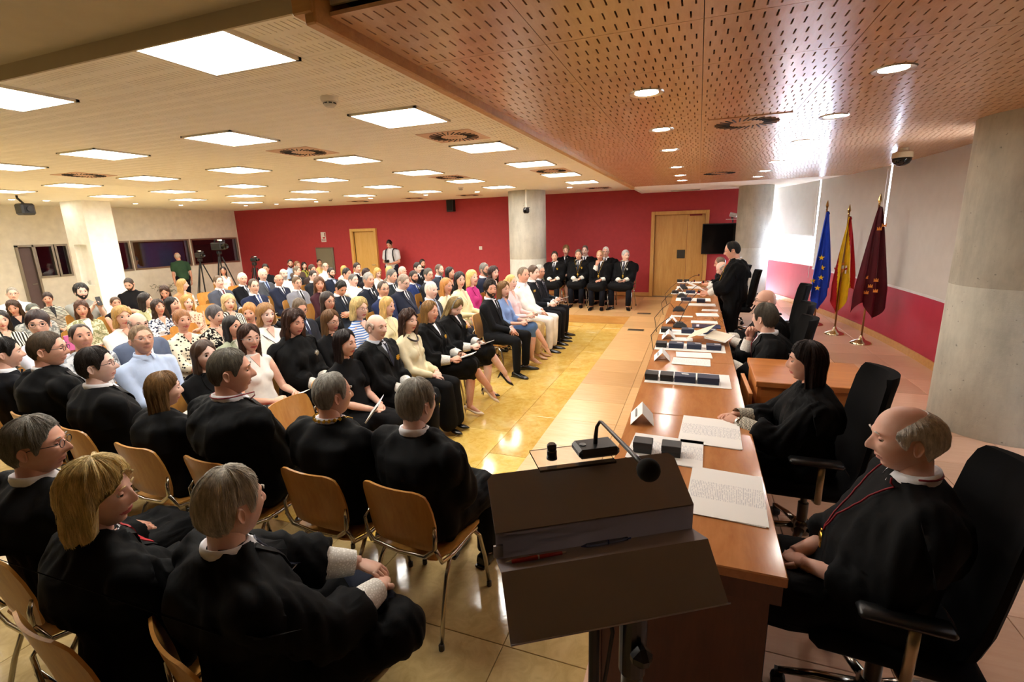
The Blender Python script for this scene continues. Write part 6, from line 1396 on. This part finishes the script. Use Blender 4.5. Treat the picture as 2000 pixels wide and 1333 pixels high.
seated(84, (-2.75, 6.41, 1.223), 'bearded man in black suit and tie at the aisle', hair='curly',hc='#2a1f18',hb=.97,beard='#241a14',outfit='suit',c1='#121316',tie='#0d0d10',yaw=-42,res=1,vox=.012,arms='lap',legs='wide',bc='#121316')
seated(85, (-2.72, 6.85, 1.168), 'brown haired woman in denim blue blouse and skirt', sex='f',hair='medium',hc='#7a5a34',outfit='blouse',c1='#7e98c4',bottom='skirt',bc='#5a7aa8',yaw=-22,res=1,vox=.014,arms='paper',legs='cross',c3='#caa080')
seated(86, (-2.78, 7.33, 1.224), 'blonde woman in a pale pink blouse', sex='f',hair='tied',hc='#c4a260',outfit='sleeve',c1='#eacfce',bottom='trousers',bc='#cbb488',yaw=-15,c3='#caa080',arms='paper')
seated(87, (-2.75, 7.85, 1.288), 'balding officer in white dress uniform with gold shoulder boards', hair='receding',hc='#6a5a48',outfit='uniform',c1='#f4f2ec',tie='',yaw=-28,bc='#efece4',extra=('boards',),belly=.6)
seated(88, (-2.75, 8.41, 1.27), 'dark haired man in dark suit beside the white officer', hair='short',hc='#4a3422',outfit='suit',c1='#16181e',tie='#14161c',yaw=-15,arms='paper')
seated(89, (-2.8, 8.94, 1.24), 'grey haired man in glasses at the end of the front row', hair='short',hc='#9a968e',outfit='suit',c1='#1c1e24',gl=1,yaw=-25,arms='paper')
seated(90, (-3.61, 5.11, 1.152), 'blonde woman in pale yellow jacket in second row', sex='f',hair='medium',hc='#c09a5a',outfit='blazer',c1='#e8dfb4',c2='#e0d8b8',yaw=5)
seated(91, (-2.75, 4.24, 1.166), 'woman with dark hair in cream blazer and necklace', sex='f',hair='wavy',hc='#3a241a',outfit='blazer',c1='#ded4b0',c2='#e6dcc4',bottom='wide',bc='#0f0f11',yaw=-10,res=1,vox=.013,arms='lap',extra=('necklace',))
seated(92, (-2.75, 4.68, 1.187), 'woman with long light brown hair in robe with gold emblem', sex='f',hair='long',hc='#8a6638',outfit='robe',c1='#0c0c0d',tie='',extra=('emblemg',),yaw=-5,res=1,vox=.013,arms='paper',legs='cross',c3='#d8c4a8')
seated(93, (-2.75, 5.28, 1.151), 'woman with striped headband in black robe reading', sex='f',hair='long',hc='#8c7446',outfit='robe',c1='#0e0e0f',tie='',extra=('emblemg','headband'),yaw=-15,pitch=-32,res=1,vox=.013,arms='paper',legs='cross')
# ------------------------------------------------------------------ robed magistrates on the near rows
near = dict(outfit='robe', c1='#070708', res=2, vox=.012, group='robed people in the near rows', bc='#0d0e12')
seated(113, (-1.31, 2.04, 1.20), 'grey haired man in black robe seen from behind, nearest the lectern', 84, hair='short', hc='#a6a296', yaw=-12, **near)
seated(112, (-1.84, 2.03, 1.20), 'balding grey haired robed man wearing a gold chain', 86, hair='receding', hc='#98948a', yaw=-22, extra=('chaing',), **near)
seated(32, (-2.50, 1.96, 1.30), 'robed man with short grey brown hair in the near row', 86, hair='crew', hc='#5a5448', yaw=-42, tie='', extra=('chainr',), **near)
seated(31, (-3.12, 1.97, 1.13), 'woman with long light brown hair in dark robe seen from behind', 88, sex='f', hair='long', hc='#7a5a34', yaw=-28, tie='', extra=('nocuff',), **near)
seated(28, (-3.84, 2.02, 1.22), 'dark haired man in glasses and black robe in the near row', 84, hair='short', hc='#2a231e', gl=1, yaw=-42, pitch=6, **near)
seated(27, (-4.50, 2.08, 1.28), 'dark blond haired man in glasses and robe, left near row', 84, hair='crew', hc='#4a3c2c', gl=1, yaw=-40, **near)
seated(30, (-5.16, 2.11, 1.20), 'dark haired man in suit at the left picture edge', 86, hair='short', hc='#17120f', yaw=-25, outfit='suit', c1='#15161b', res=1, vox=.014, group='robed people in the near rows')
seated(111, (-1.40, 1.02, 1.20), 'white haired man in black robe in the foreground', 72, hair='short', hc='#c4beb0', yaw=6, legs='four', wr=((.20, .37, .72), (.06, .41, .74)), **{**near, 'bc': '#141a2a'})
seated(110, (-1.90, .92, 1.20), 'blonde woman in black robe with red stole', 84, sex='f', hair='bob', hc='#d6bc80', yaw=-48, tie='', extra=('sash',), hb=1.06, wr=((.22, .36, .76), (-.02, .34, .70)), **near)
seated(109, (-2.62, 1.09, 1.21), 'grey haired man in glasses at the lower left corner', 84, hair='short', hc='#7a756a', gl=1, yaw=-42, extra=('nocuff',), **near)
# ------------------------------------------------------------------ robed magistrates on the far platform
far = dict(outfit='robe', c1='#0c0c0e', fz=ZD, group='robed people on the far platform', res=0, vox=.016, legs='flat', bc='#10121a')
def fseat(pid, head, short, heading, **k): seated(pid, head, short, heading, **{**far, **k})
fseat(95, (-3.30, 11.80, 1.36), 'dark haired robed man nearest the concrete column', -85, hair='short', hc='#2a1e16', extra=('emblemg',), yaw=5)
fseat(97, (-2.72, 11.90, 1.39), 'robed man with gold medal and paper in hand', -85, hair='short', hc='#5a5248', extra=('emblemg', 'chaing'), arms='lap')
fseat(99, (-2.14, 11.60, 1.38), 'red haired robed man holding his hand to his face', -88, hair='receding', hc='#a08058', arms='chin', extra=('chaing',), belly=.6)
fseat(101, (-1.56, 11.70, 1.375), 'grey haired robed man with glasses and silver chain', -95, hair='short', hc='#a8a8a4', gl=3, yaw=40, extra=('chains', 'emblems'), legs='wide')
fseat(96, (-3.22, 12.62, 1.46), 'fair haired robed woman in the second far row', -85, sex='f', hair='pixie', hc='#7a5a38', extra=('nocuff',))
fseat(98, (-2.73, 12.68, 1.45), 'robed man half hidden in the second far row', -88, hair='crew', hc='#5a544c', extra=('nocuff',))
fseat(100, (-2.17, 12.55, 1.42), 'white haired robed man with glasses in second far row', -90, hair='crew', hc='#d4d0c8', gl=1, extra=('nocuff',))
# ------------------------------------------------------------------ people at the table
tabl = dict(outfit='robe', c1='#070708', fz=ZD, group='robed people at the table', res=2, vox=.012, bc='#10121a')
def tseat(pid, head, short, heading=180, **k):
    r, J, M = person(pid, head, heading, short, **{**tabl, **k}); fx = Vector((math.cos(R(heading)), math.sin(R(heading)), 0))
    k_ = .12 if pid == 106 else -.03; office_at(r.location.x+fx.x*k_, r.location.y+fx.y*k_, heading, 'black fabric office chair under the '+short); return r, J, M
tseat(108, (.70, 1.91, 1.33), 'elderly robed man with red cord and gold medal', 176, hair='fringe', hc='#cfcac0', extra=('chainr', 'nocuff', 'open'), pitch=-6, yaw=4, arms='lap', belly=.8, skin='#ddb4a0')
tseat(107, (.60, 3.0, 1.30), 'woman with long black hair and patterned lace cuffs', 180, sex='f', hair='long', hc='#2a1d18', extra=('keycuff', 'open'), tie='', arms='table', lean=6, yaw=-4)
tseat(106, (.575, 4.62, 1.25), 'grey haired robed man resting his head on his hand', 178, hair='short', hc='#5c574c', arms='rest', lean=20, yaw=-38, tie='#7a1c2c', sc=1.0)
tseat(105, (.67, 5.42, 1.285), 'bald robed man in glasses at the table', 180, hair='bald', gl=1, yaw=6, res=1, arms='write', lean=8, sc=.97, hc='#5a4a40')
tseat(103, (.42, 9.1, 1.30), 'bald robed man bent over papers beyond the speaker', 180, hair='horseshoe', hc='#c0b8ac', arms='write', lean=22, pitch=-30, res=1)
tseat(104, (.42, 10.15, 1.31), 'robed man at the far end of the table', 180, hair='receding', hc='#6a5a4a', arms='write', lean=18, pitch=-12, res=0, vox=.016)
person(102, (.45, 7.38, 1.69), 180, 'standing speaker in black robe reading from papers', stand=True, hair='receding', hc='#17120f', gl=1, pitch=-12, arms='read', wr=((.10, .36, .99), (-.12, .34, .97)), lean=6, extra=('emblemg', 'chaing', 'sash'), **{**tabl, 'vox': .013})
office_at(1.02, 7.05, 180, 'empty black office chair behind the standing speaker')
# ------------------------------------------------------------------ people standing or apart
person(94, (-8.97, 13.1, 1.69), -80, 'young photographer in white polo shirt with backpack straps', stand=True, hair='short', hc='#120e0c', outfit='tee', c1='#d8dade', pitch=-28, arms='camera', bc='#1e2436', group='people standing at the back')
for s in (-1, 1):
    r = PEOPLE[94]; ob('backpack_strap', MB().tube([(s*.105, -.09, 1.40), (s*.11, -.0, 1.435), (s*.105, .085, 1.38), (s*.11, .115, 1.25), (s*.125, .09, 1.08)], .020, 8, flat=.35).mesh('strap', True), plain('#101012', .7), r)
ob('backpack', MB().box((0, -.20, 1.22), (.30, .16, .42), bev=.05).mesh('pack', True, 60), plain('#121214', .7), PEOPLE[94])
p_ = world_of(94, (0, .29, 1.07)); o = empty('photo_camera', p_, R(-170)); tag(o, 'black photo camera held by the standing photographer', 'camera'); ob('body', MB().box((0, 0, .03), (.14, .07, .09), bev=.012), plain('#0c0c0d', .4), o); ob('lens', MB().lathe([(.036, 0), (.036, .07), (.03, .075), (.001, .07)], 16, (0, .03, .03), M=Matrix.Rotation(R(-90), 3, 'X')), plain('#070708', .25), o)
person(114, (-14.55, 10.3, 1.55), 165, 'bald man in green tee shirt standing at the booth window', stand=True, hair='horseshoe', hc='#b8a494', outfit='tee', c1='#2f4a34', pitch=-15, arms='down', lean=14, bc='#15161c', group='people standing at the back', sc=.98)
r, J, M = seated(115, (-16.75, 10.45, 1.40), 'person in pale blue inside the booth behind glass', -60, hair='short', hc='#5a6480', outfit='shirt', c1='#8a9cd0', group='people standing at the back')
seated(116, (-7.3, 4.95, 1.10), 'dark haired person hidden between two women at the left', 0, sex='f', hair='medium', hc='#15100e', outfit='sleeve', c1='#2a2a30', yaw=20)
# ------------------------------------------------------------------ shoulder boards, medals, headband, necklace
for pid in (53, 54, 57, 87):
    J = pose(sex='m', arms='cross' if pid in (53, 54) else 'lap', legs='flat', lean=0, stand=False); r = PEOPLE[pid]
    for n in 'RL': ob('shoulder_board', MB().box(J['sh'+n]+Vector((-.03 if n == 'R' else .03, 0, .068)), (.10, .055, .010), rot=(0, .32 if n == 'R' else -.32, 0), bev=.003), plain('#c9a545' if pid != 57 else '#2a3040', .35, metal=.4), r)
    ob('ribbon_bar', MB().box((-.09, .125, J['chest'].z+.06), (.08, .012, .03)), fabric('#7a3a2a', 'vstripe', '#c8b040', sc=3), r)
r = PEOPLE[93]; J = pose(sex='f', arms='paper', legs='cross', lean=0, stand=False); Mh = Matrix.Translation(J['hp']) @ Matrix.Rotation(R(-15), 4, 'Z') @ Matrix.Rotation(R(-32), 4, 'X') @ Matrix.Translation((0, .022, .098))
ob('headband', MB().tube([(.088*math.sin(a), .03-.02*math.cos(a), .02+.118*math.cos(a)) for a in [R(-95+190*k/16) for k in range(17)]], .016, 8, flat=.35, up=(0, 0, 1)).mesh('hb', True), fabric('#1a1c22', 'vstripe', '#d8d4c8', sc=2), r, M=Mh)
r = PEOPLE[91]; J = pose(sex='f', arms='lap', legs='flat', lean=0, stand=False)
ob('necklace', MB().tube([J['neck']+Vector((.075*math.sin(a), .045+.07*math.cos(a), -.03-.05*max(0, math.cos(a)))) for a in [R(-130+260*k/20) for k in range(21)]], .010, 8).mesh('n', True), plain('#241a18', .4), r)
r = PEOPLE[107]; J = pose(sex='f', arms='table', legs='flat', lean=6, stand=False); w_ = J['wrL']; d_ = (J['wrL']-J['elL']).normalized()
ob('wrist_watch', MB().tube([w_-d_*.004, w_+d_*.018], [.029, .028], 14).mesh('w', True), metal('#c9c6be', .25), r)
r = PEOPLE[63]; J = pose(sex='f', arms='lap', legs='flat', lean=0, stand=False); ob('shoulder_strap', MB().tube([J['shR']+Vector((-.05, .02, .06)), J['chest']+Vector((.05, .135, .02)), J['waist']+Vector((-.08, .13, .02))], .009, 6, flat=.4), plain('#111111', .6), r)
# ------------------------------------------------------------------ things held in hands
def held_paper(pid, local, rot, label, w=.15, d=.21, col='#eeece6'):
    r = PEOPLE[pid]; o = empty('booklet', world_of(pid, local)); o.rotation_euler = (Matrix.Rotation(r.rotation_euler.z, 3, 'Z') @ Euler(rot).to_matrix()).to_euler(); tag(o, label, 'booklet', 'booklets in the hands of the audience')
    ob('cover', MB().box((0, 0, 0), (w, d, .003)), plain(col, .6, var=.02), o); ob('page', MB().box((.004, 0, .0035), (w*.96, d*.97, .002), rot=(0, -.06, 0)), m_paper, o)
for pid, l in ((7, 'white sheet held by woman in floral jacket'), (35, 'grey booklet on the lap of woman in white'), (40, 'white booklet held by man in light grey suit'), (80, 'booklet held by woman in cream suit'), (85, 'open booklet held by woman in denim blue'), (88, 'white booklet held by man beside white officer'), (92, 'booklet held by robed woman with light brown hair'), (93, 'pages read by woman with headband'), (86, 'programme held by woman in pale pink'), (89, 'programme held at the end of the front row')):
    held_paper(pid, (0, .40, .715), (.35, 0, random.uniform(-.2, .2)), l)
held_paper(65, (.17, .36, .69), (.9, .3, .3), 'printed page beside the woman in black dress', .16, .22, '#d8dae2'); held_paper(97, (.02, .42, .60), (1.2, 0, .2), 'white paper held by robed man with medal', .12, .18); held_paper(28, (.12, .38, .70), (.3, 0, 0), 'white booklet in the hand of robed man in glasses', .12, .18); held_paper(32, (.12, .38, .70), (.3, .2, 0), 'open white booklet held by robed man with grey brown hair', .13, .18); held_paper(101, (0, .36, .68), (.2, 0, 1.5), 'cream card held by robed man with silver chain', .10, .24, '#cfc6a4'); held_paper(26, (.12, .36, .72), (.5, 0, .3), 'white papers beside the white fan', .16, .22)
held_paper(102, (0, .50, 1.05), (.45, 0, .1), 'papers held up by the standing speaker', .22, .30)
def fan(pid, local, rot, col, label):
    r = PEOPLE[pid]; o = empty('hand_fan', world_of(pid, local)); o.rotation_euler = (Matrix.Rotation(r.rotation_euler.z, 3, 'Z') @ Euler(rot).to_matrix()).to_euler(); tag(o, label, 'fan', 'open hand fans'); n = 18; G = []
    for k in range(n*2+1):
        a = R(-75+150*k/(n*2)); z = .006 if k % 2 else 0; G.append([(.07*math.sin(a), z, .07*math.cos(a)), (.21*math.sin(a), z, .21*math.cos(a))])
    mb = MB().grid(G); mb.grid([[(x, y-.002, z) for x, y, z in g] for g in G]); ob('leaf', mb, fabric(col), o)
    for k in range(0, n+1, 2): a = R(-75+150*k/n); ob('rib', MB().tube([(0, -.002, 0), (.20*math.sin(a), -.002, .20*math.cos(a))], .002, 5), plain('#d8b890', .5), o)
fan(18, (.06, .36, .86), (0, .0, .9), '#eccdb8', 'pale pink open fan waved by blonde woman'); fan(26, (.05, .34, .80), (.2, -.9, .7), '#eceae6', 'white open fan held before man in navy suit')
def phone(pid, local, col, label, rx=.3):
    r = PEOPLE[pid]; o = empty('mobile_phone', world_of(pid, local)); o.rotation_euler = (rx, 0, r.rotation_euler.z); tag(o, label, 'phone', 'phones in hands'); ob('case', MB().box((0, 0, 0), (.075, .010, .15), bev=.004), plain(col, .35), o); ob('screen', MB().box((0, -.006, 0), (.066, .002, .138)), plain('#20242c', .1), o)
phone(8, (.01, .38, 1.06), '#171719', 'dark phone held up by the bearded man'); phone(5, (.01, .38, 1.05), '#d6609a', 'pink phone held by the woman in glasses'); phone(12, (0, .42, .74), '#e8e8ea', 'white phone in the hands of the long haired woman', -.9)
# ------------------------------------------------------------------ empty chairs
for x, y, h, l in ((-2.60, 2.66, 0, 'empty beech chair at the near end of the front row'), (-10.1, 7.8, 0, 'empty beech chair before the camera tripods'), (-6.05, 4.15, 0, 'empty beech chair behind the polka dot blouse'), (-6.6, 4.75, 0, 'empty beech chair behind the blue print blouse'), (-8.2, 6.35, 0, 'empty beech chair beside the fan'), (-6.6, 3.2, 0, 'empty beech chair left of the white top'), (-10.6, 9.0, 0, 'empty beech chair by the short tripod'), (-10.7, 9.9, 0, 'empty beech chair against the red wall corner'), (-5.4, 11.3, -20, 'empty beech chair before the red wall'), (-4.75, 2.72, 0, 'empty beech chair left of the light blue shirt'), (-4.1, 2.05, 0, 'empty beech chair in the near left rows')):
    if l.endswith('near left rows') or l.endswith('light blue shirt'): continue
    chair_at(x, y, 0, h, l)
bpy.data.scenes.remove(TMP)
